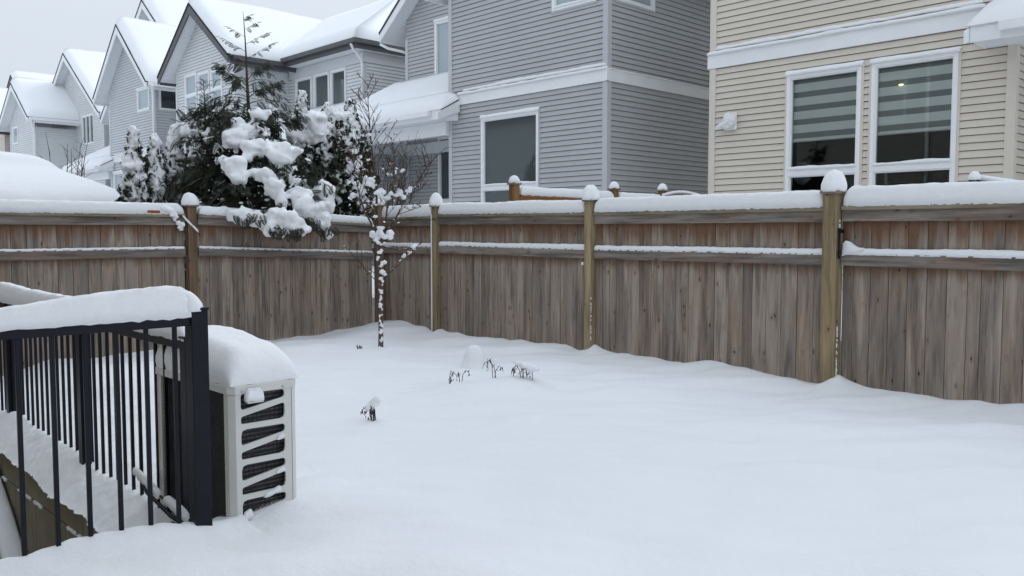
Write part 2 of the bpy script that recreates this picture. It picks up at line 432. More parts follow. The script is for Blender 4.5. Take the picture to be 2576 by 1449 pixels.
ROW = .1016
def siding(mb, P, a0, a1, z0, z1, holes=(), clip=None, flip=False):
    k0 = int(math.floor(z0/ROW)); k1 = int(math.ceil(z1/ROW))
    for k in range(k0, k1):
        zb, zt = max(k*ROW, z0), min((k+1)*ROW, z1)
        if zt-zb < .004: continue
        zm = (zb+zt)/2; zt -= .010
        L0, L1 = (a0, a1), (a0, a1)
        if clip:
            L0 = clip(zb); L1 = clip(zt)
            if L0[1]-L0[0] < .02: continue
            if L1[1] < L1[0]: mid = (L1[0]+L1[1])/2; L1 = (mid, mid)
        segs = [(L0[0], L0[1], L1[0], L1[1])]
        for h in holes:
            if h[2] < zm < h[3]:
                ns = []
                for (b0, b1, t0, t1) in segs:
                    if h[1] <= b0 or h[0] >= b1: ns.append((b0, b1, t0, t1)); continue
                    if h[0] > b0: ns.append((b0, h[0], t0, h[0]))
                    if h[1] < b1: ns.append((h[1], b1, h[1], t1))
                segs = ns
        # butt joints between lengths of siding
        out_ = []
        for (b0, b1, t0, t1) in segs:
            cuts = []; x = b0+random.uniform(.6, 3.6)
            while x < b1-.4 and t0 < x < t1: cuts.append(x); x += random.uniform(2.4, 3.7)
            pb, pt = b0, t0
            for c in cuts: out_.append((pb, c, pt, c)); pb = pt = c
            out_.append((pb, b1, pt, t1))
        for (b0, b1, t0, t1) in out_:
            q = [P(b0, .023, zb), P(b1, .023, zb), P(t1, .004, zt), P(t0, .004, zt)]
            u = [P(b0, -.03, zb), P(b1, -.03, zb), P(b1, .023, zb), P(b0, .023, zb)]
            if flip: q = q[::-1]; u = u[::-1]
            tt = random.random()
            mb.quad(*q, tint=tt); mb.quad(*u, tint=tt)

def window(house, P, a0, a1, z0, z1, bars=(), vbars=(), glassm='glass_dark', snow=True, jm='trim_grey', room=None, sillsnow=True, head=True, blind=None, seed=0):
    f = MB(); w = .054
    f.box(a0, a1, -.06, .040, z1-w, z1, P=P, tint=.5); f.box(a0, a1, -.06, .040, z0, z0+w, P=P, tint=.5)
    f.box(a0, a0+w, -.058, .038, z0+w, z1-w, P=P, tint=.5); f.box(a1-w, a1, -.058, .038, z0+w, z1-w, P=P, tint=.5)
    for b in bars: f.box(a0+w, a1-w, -.056, .044, b-.05, b+.05, P=P, tint=.5)
    for b in vbars: f.box(b-.035, b+.035, -.055, .036, z0+w, z1-w, P=P, tint=.5)
    for b0, b1 in zip([z0+w]+[b+.05 for b in bars], [b-.05 for b in bars]+[z1-w]):       # inner sash step
        e = .022
        f.box(a0+w, a1-w, -.05, .018, b1-e, b1, P=P, tint=.5); f.box(a0+w, a1-w, -.05, .018, b0, b0+e, P=P, tint=.5)
        f.box(a0+w, a0+w+e, -.05, .016, b0+e, b1-e, P=P, tint=.5); f.box(a1-w-e, a1-w, -.05, .016, b0+e, b1-e, P=P, tint=.5)
    fo = f.build('window', M['vinyl'], house)
    j = MB(); e = .035
    j.box(a0-e, a1+e, .0, .030, z1, z1+e, P=P); j.box(a0-e, a0, .0, .028, z0-e, z1, P=P); j.box(a1, a1+e, .0, .028, z0-e, z1, P=P); j.box(a0, a1, .0, .028, z0-e, z0, P=P)
    j.build('casing', M[jm], fo)
    g = MB(); g.quad(P(a0+w, -.02, z0+w), P(a1-w, -.02, z0+w), P(a1-w, -.02, z1-w), P(a0+w, -.02, z1-w)); g.build('pane', M[glassm], fo)
    if snow:
        def one(*a):
            s = MB(); snow_strip(s, *a); s.build('snow_ledge', M['snow'], fo, True)
        if head:
            one(P(a0-.02, .028, z1+.0), P(a1+.02, .028, z1+.0), .085, .055, seed, .06, .03, .18)
            one(P(a0-e, .016, z1+e), P(a1+e, .016, z1+e), .050, .040, seed+3, .06, .03, .25)
        for b in bars: one( P(a0+w, .03, b+.048), P(a1-w, .03, b+.048), .075, .045, seed+b, .05, .03, .3)
        if sillsnow and not bars: one( P(a0+w, .02, z0+w), P(a1-w, .02, z0+w), .07, .045, seed+9, .05, .03, .3)
    if room:
        r = MB(); d = room
        r.quad(P(a0-.07, -d, z0-1), P(a1+.07, -d, z0-1), P(a1+.07, -d, z1+.3), P(a0-.07, -d, z1+.3))
        r.quad(P(a0-.07, -.08, z0-1), P(a0-.07, -d, z0-1), P(a0-.07, -d, z1+.3), P(a0-.07, -.08, z1+.3))
        r.quad(P(a1+.07, -.08, z0-1), P(a1+.07, -d, z0-1), P(a1+.07, -d, z1+.3), P(a1+.07, -.08, z1+.3))
        r.quad(P(a0-.07, -.08, z1+.3), P(a1+.07, -.08, z1+.3), P(a1+.07, -d, z1+.3), P(a0-.07, -d, z1+.3))
        r.quad(P(a0-.07, -.08, z0-1), P(a1+.07, -.08, z0-1), P(a1+.07, -d, z0-1), P(a0-.07, -d, z0-1))
        for q in ((a0-.07, a0+.03, z0-1, z1+.3), (a1-.03, a1+.07, z0-1, z1+.3), (a0+.03, a1-.03, z1-.03, z1+.3), (a0+.03, a1-.03, z0-1, z0+.03)):
            r.quad(P(q[0], -.08, q[2]), P(q[1], -.08, q[2]), P(q[1], -.08, q[3]), P(q[0], -.08, q[3]))
        # dim furniture shapes and a back window opening
        r.box(a0+.1, a0+.45, -d+.05, -d+.35, z0-1, z0+.8, P=P); r.box(a0+.55, a1-.1, -d+.3, -d+.9, z0-1, z0+.35, P=P)
        r.build('room', M['interior'], fo)
    if blind:
        zb, kind = blind; b = MB(); bd = MB()
        z = z1-w; k = 0
        if kind == 'zebra':
            while z > zb+.02:
                hgt = .085 if k % 2 == 0 else .125
                zz = max(zb, z-hgt)
                if zb+.02 > zz-.09 and k % 2 == 1: zz = zb
                (bd if k % 2 == 0 else b).quad(P(a0+w, -.065, zz), P(a1-w, -.065, zz), P(a1-w, -.065, z), P(a0+w, -.065, z))
                z = zz; k += 1
            b.tube([P(a0+w, -.06, zb), P(a1-w, -.06, zb)], .016, 8)
            b.build('blind', M['blind_light'], fo); bd.build('blind_sheer_band', M['blind_dark'], fo)
        else:
            b.quad(P(a0+w, -.10, zb), P(a1-w, -.10, zb), P(a1-w, -.10, z1-w), P(a0+w, -.10, z1-w)); b.build('blind', M['blind_plain'], fo)
    return fo

def downspout(house, pts, mat='white', name='downspout', w=.042):
    d = MB(); d.tube(pts, w, 8); return d.build(name, M[mat], house, True)

def gable_roof(house, sc, half, t0, t1, za, ze, rake='white', wallhalf=None, dtop=.02, depth=.25, gut=(1, 1), H=.30, seed=0, twall=None, sl_front=.5):
    """roof with its ridge along y; t0 is the front rake, t1 the back"""
    sl = (za-ze)/half
    r = MB(); th = .05
    for sg in (-1, 1):
        A = (sc, t0-.035, za); B = (sc+sg*half, t0-.035, ze); n_ = (0, t1-t0, 0)
        poly = [A, B, (B[0], t0-.035, B[2]-th), (sc, t0-.035, za-th)]
        if sg > 0: poly = poly[::-1]
        r.prism(poly, n_)
    ro = r.build('roof', M['shingle'], house)
    # rake boards
    k = MB(); k2 = MB()
    for sg in (-1, 1):
        z0_ = za-th; z1_ = ze-th
        poly = [(sc, t0-.012, z0_), (sc+sg*half, t0-.012, z1_), (sc+sg*half, t0-.012, z1_-depth*.85), (sc, t0-.012, z0_-depth*1.2)]
        if sg > 0: poly = poly[::-1]
        k.prism(poly, (0, .045, 0))
        lo = [(sc, t0+.033, za-th-.12), (sc+sg*(half-.02), t0+.033, ze-th-.12), (sc+sg*(half-.02), t0+.033, ze-th-.135), (sc, t0+.033, za-th-.135)]
        if sg > 0: lo = lo[::-1]
        k2.prism(lo, (0, t1-t0-.05, 0))
    k.build('rake_board', M[rake], ro)
    k2.build('soffit', M['soffit'], ro)
    g = MB()
    for sg, on in ((-1, gut[0]), (1, gut[1])):
        if not on: continue
        x = sc+sg*half
        g.box(x, x+sg*.12, t0+.06, t1, ze-.16, ze-.03)
        g.box(x-sg*.03, x-sg*.0, t0+.06, t1, ze-.27, ze-.16)
    if g.v: g.build('gutter', M[rake], ro)
    s = MB()
    for sg in (-1, 1):
        snow_slab(s, (sc+sg*half, t0+.02, ze), (sc, t0+.02, za), (sc, t1, za), (sc+sg*half, t1, ze), H, .32, (0, 0, 0, 1) if False else (1, 0, 0, 1), seed+sg, over=.03)
    s.build('snow_cover', M['snow'], ro, True)
    return ro, sl

def snow_band(house, P, a0, a1, z0, z1, seed, name='trim_band', second=True):
    b = MB(); b.box(a0, a1, 0, .045, z0, z1, P=P); b.box(a0, a1, 0, .060, z1-.015, z1, P=P)
    o = b.build(name, M['white'], house)
    s = MB(); snow_strip(s, P(a0, .040, z1), P(a1, .040, z1), .09, .050, seed, .07, .04, .25)
    s.build('snow_ledge', M['snow'], o, True); s = MB()
    if second: snow_strip(s, P(a0+.15, .016, z1+.075), P(a1-.05, .016, z1+.075), .045, .05, seed+5, .07, .04, .3)
    s.build('snow_ledge', M['snow'], o, True); return o

def porch(house, s0, s1, twall, zt, tg, zg, ear=None, siding_key='side_grey', seed=0, header=True, tf=12.5):
    """shed roof over a recessed porch: s0..s1, from the wall (twall, zt) down to the gutter (tg, zg)"""
    r = MB(); th = .05; sl = (zt-zg)/(twall-tg)
    def plate(a, b, y0, y1):
        poly = [(a, y0, zg+(y0-tg)*sl), (a, y1, zg+(y1-tg)*sl), (a, y1, zg+(y1-tg)*sl-th), (a, y0, zg+(y0-tg)*sl-th)]
        r.prism(poly, (b-a, 0, 0))
    plate(s0, s1, tg, twall)
    if ear: plate(min(ear[0], ear[1]), max(ear[0], ear[1]), tg, tf-.03)
    ro = r.build('porch_roof', M['shingle'], house)
    sn = MB(); zm_ = zg+(tf-.03-tg)*sl
    eL = bool(ear) and ear[0] < s0; eR = bool(ear) and ear[1] > s1
    a_, b_ = (ear[0] if eL else s0), (ear[1] if eR else s1)
    if ear:
        snow_slab(sn, (a_, tg, zg), (b_, tg, zg), (b_, tf-.03, zm_), (a_, tf-.03, zm_), .18, (.16, .42), (1, 1, 0, 1), seed, .10)
        snow_slab(sn, (s0, tf-.03, zm_), (s1, tf-.03, zm_), (s1, twall, zt), (s0, twall, zt), .18, .25, (0, 0 if eR else 1, 0, 0 if eL else 1), seed, .3)
    else: snow_slab(sn, (s0, tg, zg), (s1, tg, zg), (s1, twall, zt), (s0, twall, zt), .26, .28, (1, 1, 0, 1), seed)
    sn.build('snow_cover', M['snow'], ro, True)
    g = MB(); lo, hi = (min(s0, ear[0]) if ear else s0), (max(s1, ear[1]) if ear else s1)
    g.box(s0, s1, tg-.12, tg, zg-.13, zg-.02)
    g.box(s0 if not (ear and ear[0] < s0) else ear[0]+.03, s1 if not (ear and ear[1] > s1) else ear[1]-.03, tg, tg+.03, zg-.215, zg-.13)
    g.build('gutter', M['white'], ro)
    f = MB(); f.quad((lo+.03, tg+.03, zg-.20), (hi-.03, tg+.03, zg-.20), (hi-.03, tf, zg-.20), (lo+.03, tf, zg-.20))
    f.quad((s0, tf, zg-.20), (s1, tf, zg-.20), (s1, twall, zg-.20), (s0, twall, zg-.20))
    f.build('soffit', M['soffit'], ro)
    if ear:
        g = MB(); g.box(min(ear)+.004, max(ear)-.004, tg-.02, tg+.004, zg-.215, zg-.004); g.build('fascia_board', M['white'], ro)
        e = ear[1] if ear[1] > s1 else ear[0]; dx = .035 if ear[1] > s1 else -.035
        k = MB(); zf = zg-.03; zb = zg+(tf-.03-tg)*sl-.03
        k.prism([(e, tg-.13, zf-.06), (e, tf-.03, zb), (e, tf-.03, zb-.26), (e, tg-.13, zf-.21)][::(1 if dx < 0 else -1)], (dx, 0, 0))
        k.prism([(e-dx*.35, tg+.03, zg-.205), (e-dx*.35, tf-.03, zg-.205), (e-dx*.35, tf-.03, zb), (e-dx*.35, tg+.03, zf-.05)][::(-1 if dx < 0 else 1)], (-dx*.6, 0, 0))
        k.build('rake_board', M['white'], ro)
    if header:
        h = MB(); h.box(s0+.02, s1-.02, tf-.12, tf, zg-.50, zg-.205); h.build('beam', M['white'], house)
    return ro

def corner_boards(house, pts, mat):
    for (x, y, z0, z1, sx, sy) in pts:      # corner at (x,y); faces -y on one side and +x/-x on the other
        c = MB(); c.box(x-sx*.09, x+sx*.028, y-.028, y+.002, z0, z1)
        c.box(x-sx*.0, x+sx*.028, y+.002, y+.09, z0, z1)
        c.build('corner_board', M[mat], house)

def gclip(sc, half, za, ze, a0, a1):
    sl = (za-ze)/half
    def f(z):
        w = (za-z)/sl
        return (max(a0, sc-w), min(a1, sc+w))
    return f

ZB = -.6
def house_shell(name, Rr, bump_right, sd, trim, rake, label, bumpA, mainA, winspec, ze=6.72, zem=6.72, W=8.65, bw=4.5, tb=12.5, tw=14.4, main='gable', band=True, porch_on=True, seed=0, deep=9.5, bump_roof=True):
    L = Rr-W
    if bump_right: b0, b1, w0, w1 = Rr-bw, Rr, L, Rr-bw
    else: b0, b1, w0, w1 = L, L+bw, L+bw, Rr
    h = thing(name, ((L+Rr)/2, tb+4, 0), label, 'house')
    # the carcass behind the siding
    holesF, holesW, holesS = winspec.get('front', []), winspec.get('wing', []), winspec.get('side', [])
    holesI = winspec.get('inner', [])
    w = MB()
    bc = (b0+b1)/2; mc = (L+Rr)/2
    bh = (b1-b0)/2+.5; mh = W/2+.62
    zw = ze-.30+.5*(bumpA-ze)/bh     # where the gable wall meets the eaves
    bclip = gclip(bc, bh, bumpA-.17, ze-.17, b0, b1)
    hole = lambda lst: [(x[0]-.0, x[1]+.0, x[2], x[3]) for x in lst]
    siding(w, FR(tb), b0, b1, ZB, bumpA-.2, hole(holesF), bclip)
    if main == 'gable':
        mclip = gclip(mc, mh, mainA-.17, zem-.17, L, Rr)
        def wclip(z, f=mclip):
            a, b = f(z)
            if z < ze-.2:
                a, b = max(a, w0), min(b, w1)
            return a, b
        siding(w, FR(tw), w0, w1, ZB, mainA-.2, hole(holesW), wclip)
    else:
        siding(w, FR(tw), w0, w1, ZB, 6.5, hole(holesW))
    # side walls seen from +x
    if bump_right:
        siding(w, RT(Rr), tb, tb+deep, ZB, 6.45, hole(holesS))
    else:
        siding(w, RT(b1), tb, tw, ZB, 6.45, hole(holesI))
        siding(w, RT(Rr), tw, tb+deep, ZB, 6.45, hole(holesS))
    # -x walls (seen only from the left)
    if bump_right:
        siding(w, LT(b0), tb, tw, ZB, 6.45, (), None, True); siding(w, LT(L), tw, tb+deep, ZB, 6.45, (), None, True)
    else: siding(w, LT(L), tb, tb+deep, ZB, 6.45, (), None, True)
    # backing
    def back(P, a0, a1, z0, z1, holes):
        xs = sorted({a0, a1, *[q for x in holes for q in x[:2]]}); zs = sorted({z0, z1, *[q for x in holes for q in x[2:4] if z0 < q < z1]})
        for i in range(len(xs)-1):
            for j in range(len(zs)-1):
                xm, zm = (xs[i]+xs[i+1])/2, (zs[j]+zs[j+1])/2
                if any(x[0] < xm < x[1] and x[2] < zm < x[3] for x in holes): continue
                w.quad(P(xs[i], -.045, zs[j]), P(xs[i+1], -.045, zs[j]), P(xs[i+1], -.045, zs[j+1]), P(xs[i], -.045, zs[j+1]), tint=.9)
    back(FR(tb), b0, b1, ZB, 6.4, holesF); back(FR(tw), w0, w1, ZB, 6.4, holesW)
    w.quad((b0, tb+deep, ZB), (b1, tb+deep, ZB), (b1, tb+deep, 6.4), (b0, tb+deep, 6.4))
    w.quad((w0, tb+deep, ZB), (w1, tb+deep, ZB), (w1, tb+deep, 6.4), (w0, tb+deep, 6.4))
    w.build('wall', M[sd], h)
    ro, _ = gable_roof(h, bc, bh, tb-.45, tw+3.2, bumpA, ze, rake, seed=seed)
    if main == 'gable':
        gable_roof(h, mc, mh, tw-.45, tb+deep+.3, mainA, zem, rake, seed=seed+3)
    return h, (b0, b1, w0, w1, L, Rr, bc, mc)

# ------------------------------------------------------------------ ground
def sstep(x, a, b):
    t = max(0., min(1., (x-a)/(b-a))); return t*t*(3-2*t)
FENCE_T, FENCE_S = 6.51, -9.23
POSTS_R = [-8.065, -5.62, -3.10, -.62, 1.85]
PIT_S, PIT_T = -3.52, 1.47
def gz(s, t):
    X = s*RGT.x+t*RGT.y; Y = s*FWD.x+t*FWD.y
    z = .035*nz(X*.42, Y*.95, 3.1)+.040*nz(X*.8, Y*2.0, 7.7)+.042*nz(X*1.5, Y*3.6, 1.2)+.015*nz(X*3.2, Y*8, 5.)+.0012*nz(X*19, Y*24, 2.)
    k = math.exp(-((FENCE_T-t)/.45)**2); z += .020*k
    kc = math.exp(-(((s+9.0)/.9)**2+((t-6.3)/.9)**2)); z += .04*kc
    kl = math.exp(-((s-FENCE_S)/.6)**2); z += -.045*kl*sstep(t, 6.3, 5.2)
    for i, p in enumerate(POSTS_R):
        z += (.06, .075, .09, .1, .1)[i]*math.exp(-math.hypot((s-p-.065)/.085, (t-6.50)/.12))
        z -= .050*math.exp(-(((s-p+.09)/.14)**2+((t-6.44)/.22)**2))
        z += .012*math.exp(-(((s-p-.4)/.35)**2+((t-6.5)/.3)**2))
        z += .055*math.exp(-(((s-p+.85)/.35)**2+((t-6.5)/.3)**2))
    # pad beside the pit and hollow round the heat pump
    z += -.115*sstep(s, -3.55, -3.95)*sstep(t, 2.7, 1.9)
    z -= .06*math.exp(-(((s+4.0)/.65)**2+((t-1.62)/.16)**2))
    z -= .030*math.exp(-(((s+3.36)/.13)**2+((t-1.66)/.14)**2))
    # ridges of snow left where plants push it up
    for (a, b, h_, r_) in ((-7.24, 5.10, .03, .25), (-5.80, 5.10, .012, .35), (-4.92, 4.52, .05, .28), (-4.76, 4.76, .05, .24), (-4.45, 3.12, .03, .2), (-5.15, 4.33, .035, .2), (-7.32, 4.9, .02, .2)):
        z += h_*math.exp(-(((s-a)/r_)**2+((t-b)/r_)**2))
    # scoops below the railing pickets
    if -3.75 < s < -3.2 and t < 1.7:
        z += .045*math.exp(-((s+3.43)/.10)**2)
    return z
def ticks_(segs):
    r = []
    for a, b, st in segs:
        n = max(1, int(round((b-a)/st))); r += [a+(b-a)*i/n for i in range(n)]
    r.append(segs[-1][1]); return r
ss = ticks_([(-9.24, -6.5, .045), (-6.5, -3.9, .02), (-3.9, -3.2, .014), (-3.2, -2.0, .03), (-2.0, 2.6, .06)])
ts = ticks_([(-1.30, .5, .06), (.5, 1.2, .02), (1.2, 1.9, .014), (1.9, 4.5, .035), (4.5, 6.0, .03), (6.0, 6.53, .016)])
ns_, nt_ = len(ss), len(ts)
Vg = np.zeros((nt_, ns_, 3))
for j, t in enumerate(ts):
    for i, s in enumerate(ss):
        z = gz(s, t); x, y = s, t
        ds, dt = s-PIT_S, t-PIT_T
        edge = PIT_S+.012*nz(t*9, 2.2)+.010*math.sin(2*math.pi*(t-.805)/.113)
        # lip of the pit: the snow rounds over
        if t < PIT_T+.25 and s > PIT_S-.02:
            d = max(0., s-edge)
            if t > PIT_T: d = math.hypot(d, t-PIT_T)
            if d < .10 and t <= PIT_T: z -= .085*(1-d/.10)**2.2
        if s <= -3.40 and t > PIT_T-.02:
            d = max(0., t-PIT_T-.012*nz(s*6, 1.1)-.006*nz(s*22, 4)); fade = sstep(s, -3.42, -3.60)
            rough = sstep(t, PIT_T+.30, PIT_T+.15)*fade
            z += rough*(.012*nz(s*22, t*22, 3)+.008*nz(s*48, t*48, 5)+.004*nz(s*95, t*95, 9))
            if d < .17: z -= fade*(.165*(1-d/.17)**1.25); y -= fade*.022*(1-d/.17)*(1+1.2*nz(s*9, 3.3)+.6*nz(s*24, 8))
        Vg[j, i] = (x, y, z)
Fg = []
for j in range(nt_-1):
    for i in range(ns_-1):
        sm, tm = (ss[i]+ss[i+1])/2, (ts[j]+ts[j+1])/2
        edge = PIT_S+.012*nz(tm*9, 2.2)+.010*math.sin(2*math.pi*(tm-.805)/.113)
        if sm < edge and tm < PIT_T: continue
        a = j*ns_+i; Fg.append((a, a+1, a+ns_+1, a+ns_))
Fg = np.array(Fg)
g = build_np('ground', Vg.reshape(-1, 3), Fg, M['snow_ground'], None, smooth=True); tag(g, kind='structure')
# land beyond the yard, to the horizon
f = MB(); x0, x1, y0, y1 = ss[0], ss[-1], ts[0], ts[-1]; B_ = 420.
zo = -.02
xs = [-B_, -60, -30, x0-.01, x1-.01, 30, 60, B_]; ys = [-B_, -60, -30, y0+.01, y1-.01, 30, 60, B_]
def gz_o(x, y):
    if x > x0-.5 and x < x1+.5 and y > y0-.5 and y < y1+.5: return -.03
    return .0
for i in range(7):
    for j in range(7):
        if i == 3 and j == 3: continue
        f.quad(*[(a, b, gz_o(a, b)) for a, b in ((xs[i], ys[j]), (xs[i+1], ys[j]), (xs[i+1], ys[j+1]), (xs[i], ys[j+1]))])
tag(f.build('snow_land', M['snow_ground'], None), kind='structure')
# raised ground of the plots behind the back fence
f = MB(); f.box(-70, 9, 6.9, 11.4, -.3, .32, .5); f.box(-70, 9, 11.4, 60, -.3, .36, .5); f.box(-40, -10.4, -2, 6.9, -.3, .12, .5)
tag(f.build('neighbour_yards', M['snow_ground'], None), kind='structure')

# ------------------------------------------------------------------ basement stairwell
pit = thing('stairwell', (-5.2, .6, -1.6), 'mossy concrete stairwell walls sunk into the ground behind the black railing', 'stairwell')
b = MB(); random.seed(4)
b.box(-8.5, -3.50, 1.56, 1.70, -1.75, -.32)              # core behind the panels
b.box(-3.50, -3.38, -1.3, 1.60, -1.75, -.22)
rows = [(-.285, -.425), (-.433, -.80), (-.808, -1.2), (-1.208, -1.72)]
for k, (za_, zb_) in enumerate(rows):
    x = -8.4+.29*k
    while x < -3.53:
        x2 = min(-3.53, x+.585); b.box(x+.003, x2-.003, 1.478, 1.558, zb_, za_); x = x2
b.build('retaining_wall', M['concrete'], pit)
b = MB(); b.box(-8.5, -3.5, -1.3, 1.478, -1.8, -1.7); b.build('stair_floor', M['concrete'], pit)
b = MB()
A_ = Vector((-6.85, 1.47, -.22)); B2 = Vector((-5.35, 1.47, -1.30))
b.prism([(A_.x, 1.33, A_.z), (B2.x, 1.33, B2.z), (B2.x, 1.33, B2.z-.5), (A_.x, 1.33, A_.z-.5)], (0, .145, 0))
b.build('stair_stringer', M['concrete'], pit)
b = MB()
for k in range(6):
    b.box(-6.9+.25*k, -6.62+.25*k, -.9, 1.33, -1.7, -.42-.18*k)
b.build('step', M['concrete'], pit)
b = MB(); snow_strip(b, (A_.x, 1.40, A_.z), (B2.x, 1.40, B2.z), .13, .07, 2, .04, .05, .25)
b.build('snow_ledge', M['snow'], pit, True); b = MB()
for k in range(5): snow_strip(b, (-6.87+.25*k, .2, -.42-.18*k), (-6.87+.25*k, 1.30, -.42-.18*k), .18, .09, k+20, .06, .05, .2)
random.seed(9)
x = -6.5
while x < -3.7:
    if random.random() < .5: snow_strip(b, (x, 1.472, -.430), (x+random.uniform(.05, .2), 1.472, -.430), .014, .012, x, .02, .01, .3)
    x += random.uniform(.08, .22)
b.build('snow_ledge', M['snow'], pit, True)

# ------------------------------------------------------------------ railings
def railing(name, label, p_end, dirv, n_pick, z_rail, posts, pick0, length, psize=.075, seed=0, grp='black picket railings round the stairwell', zfoot=-.3, endcap=True, snoww=.10, snowh=.085, hf=None, rh=.042):
    r = thing(name, (p_end[0], p_end[1], 0), label, 'railing', grp)
    P0 = Vector((p_end[0], p_end[1], 0)); d = Vector(dirv)
    def bx(mb, a0, a1, w, z0, z1, off=0):
        pa = P0+d*a0; pb = P0+d*a1; sd = Vector((-d.y, d.x, 0))
        x = [pa.x, pb.x]; y = [pa.y, pb.y]
        if abs(d.x) > .5: mb.box(min(x), max(x), pa.y-w/2, pa.y+w/2, z0, z1)
        else: mb.box(pa.x-w/2, pa.x+w/2, min(y), max(y), z0, z1)
    for i, (a, ps, zt) in enumerate(posts):
        m = MB(); bx(m, a-ps/2, a+ps/2, ps, zfoot, zt-.012)
        bx(m, a-ps/2-.004, a+ps/2+.004, ps+.008, zt-.012, zt)
        o = m.build('post', M['black_metal'], r)
        bv = o.modifiers.new('b', 'BEVEL'); bv.width = .003; bv.segments = 2
    m = MB(); bx(m, 0, length, .044, z_rail-rh, z_rail); o = m.build('top_rail', M['black_metal'], r)
    bv = o.modifiers.new('b', 'BEVEL'); bv.width = .003; bv.segments = 2
    m = MB(); bx(m, 0, length, .030, -.22, -.18); m.build('bottom_rail', M['black_metal'], r)
    first = None
    for k in range(n_pick):
        a = pick0+k*.1137
        if any(abs(a-p[0]) < p[1]/2+.012 for p in posts): continue
        if first is None:
            m = MB(); c = P0+d*a; h_ = .008
            m.box(c.x-h_, c.x+h_, c.y-h_, c.y+h_, zfoot, z_rail-rh)
            first = m.build('picket', M['black_metal'], r); fa = a
            bv = first.modifiers.new('b', 'BEVEL'); bv.width = .0015; bv.segments = 1
        else:
            o = first.copy(); COL.objects.link(o); o.location = first.location+d*(a-fa)
    return r
rf = railing('stair_railing', 'near black picket railing with square corner post, nearest the camera at lower left', (-3.425, 1.497), (0, -1, 0), 24, .882, [(0, .070, .914), (1.72, .06, .91), (2.7, .06, .9)], .092, 2.75)
m = MB(); snow_strip(m, (-3.425, -1.2, .882), (-3.425, 1.490, .882), .068, .104, 5, .03, .085, .045, pw=.6, K=16, rag=.004, hf=lambda t: .62+.60*sstep(t, 1.75, 2.62))
snow_dome(m, (-3.425, 1.478, .900), .044, .088, 3, lean=(0, -.03), rag=.003, pw=.7)
m.build('snow_cap', M['snow'], rf, True)
rr_ = railing('stair_railing', 'far black picket railing with three posts standing in the snow bank', (-3.86, 1.65), (-1, 0, 0), 31, .735, [(0, .065, .745), (1.48, .065, .755), (3.07, .065, .755)], .17-.1137*.0, 3.6, zfoot=-.3, rh=.055)
m = MB(); snow_strip(m, (-7.45, 1.65, .733), (-4.6, 1.65, .733), .085, .115, 9, .035, .10, .10, pw=.6, K=14, hf=lambda t: 1.15-.25*sstep(t, .5, 2.8))
snow_strip(m, (-4.68, 1.65, .733), (-3.84, 1.65, .733), .075, .07, 12, .035, .12, .12, pw=.6, K=12, hf=lambda t: .8+.2*math.sin(t*3))
m.build('snow_cap', M['snow'], rr_, True)

# ------------------------------------------------------------------ heat pump
ac = thing('heat_pump', (-3.9, 1.8, -.15), 'ivory outdoor heat pump with slotted end panel and thick snow on top', 'heat pump')
AS0, AS1, AT0, AT1, AZT = -4.27, -3.45, 1.65, 1.975, .556
ch = .045
def zt_(z): return z
b = MB()
# chamfered corner columns and top rim (plan: s to the end panel, t across)
for z0, z1, e in ((-.25, AZT-.037, 0), ):
    b.prism([(AS1, 1.672, z0), (AS1, 1.674, z0), (AS1-.02, 1.674, z0), (AS1-.02, 1.672, z0)], (0, 0, z1-z0))
    b.prism([(AS1-.026, AT0, z0), (AS1, 1.672, z0), (AS1-.02, 1.672, z0), (AS1-.030, AT0+.012, z0)], (0, 0, z1-z0))
    b.prism([(AS1-.066, AT0, z0), (AS1-.026, AT0, z0), (AS1-.030, AT0+.012, z0), (AS1-.066, AT0+.012, z0)], (0, 0, z1-z0))
    b.prism([(AS1, 1.942, z0), (AS1-.03, AT1, z0), (AS1-.05, AT1, z0), (AS1-.02, 1.942, z0)], (0, 0, z1-z0))
    b.box(AS0, AS0+.07, AT0, AT0+.02, z0, z1); b.box(AS0, AS0+.02, AT0+.02, AT1, z0, z1)
    b.box(AS0+.02, AS1-.05, AT1-.02, AT1, z0, z1)
b.build('cabinet', M['ac_paint'], ac)
b = MB()
poly = [(AS0-.004, AT0-.006), (AS1-.024, AT0-.006), (AS1+.006, 1.670), (AS1+.006, 1.95), (AS1-.03, AT1+.004), (AS0-.004, AT1+.004)]
b.prism([(x, y, AZT-.035) for x, y in poly], (0, 0, .037)); o = b.build('top_lid', M['ac_paint'], ac)
bv = o.modifiers.new('b', 'BEVEL'); bv.width = .004; bv.segments = 2
# slotted end panel: holes as (z at near edge top, bottom, z at far edge top, bottom)
hl, hr = 1.697, 1.907; pl, pr = 1.670, 1.940
holes = []
for k in range(4):
    o_ = -.1565*k
    holes.append((.521+o_, .450+o_, .519+o_, .485+o_))
    holes.append((.421+o_, .389+o_, .460+o_, .388+o_))
b = MB(); X0 = AS1-.002; T_ = .010
def pq(pts, r_=0): b.prism([(X0-T_, y, z) for y, z in pts], (T_, 0, 0), .5)
pq([(pl, AZT-.036), (pl, -.25), (hl, -.25), (hl, AZT-.036)]); pq([(hr, AZT-.036), (hr, -.25), (pr, -.25), (pr, AZT-.036)])
pq([(hl, AZT-.036), (hl, holes[0][0]), (hr, holes[0][2]), (hr, AZT-.036)])
for h0, h1 in zip(holes[:-1], holes[1:]): pq([(hl, h0[1]), (hl, h1[0]), (hr, h1[2]), (hr, h0[3])])
pq([(hl, holes[-1][1]), (hl, -.25), (hr, -.25), (hr, holes[-1][3])])
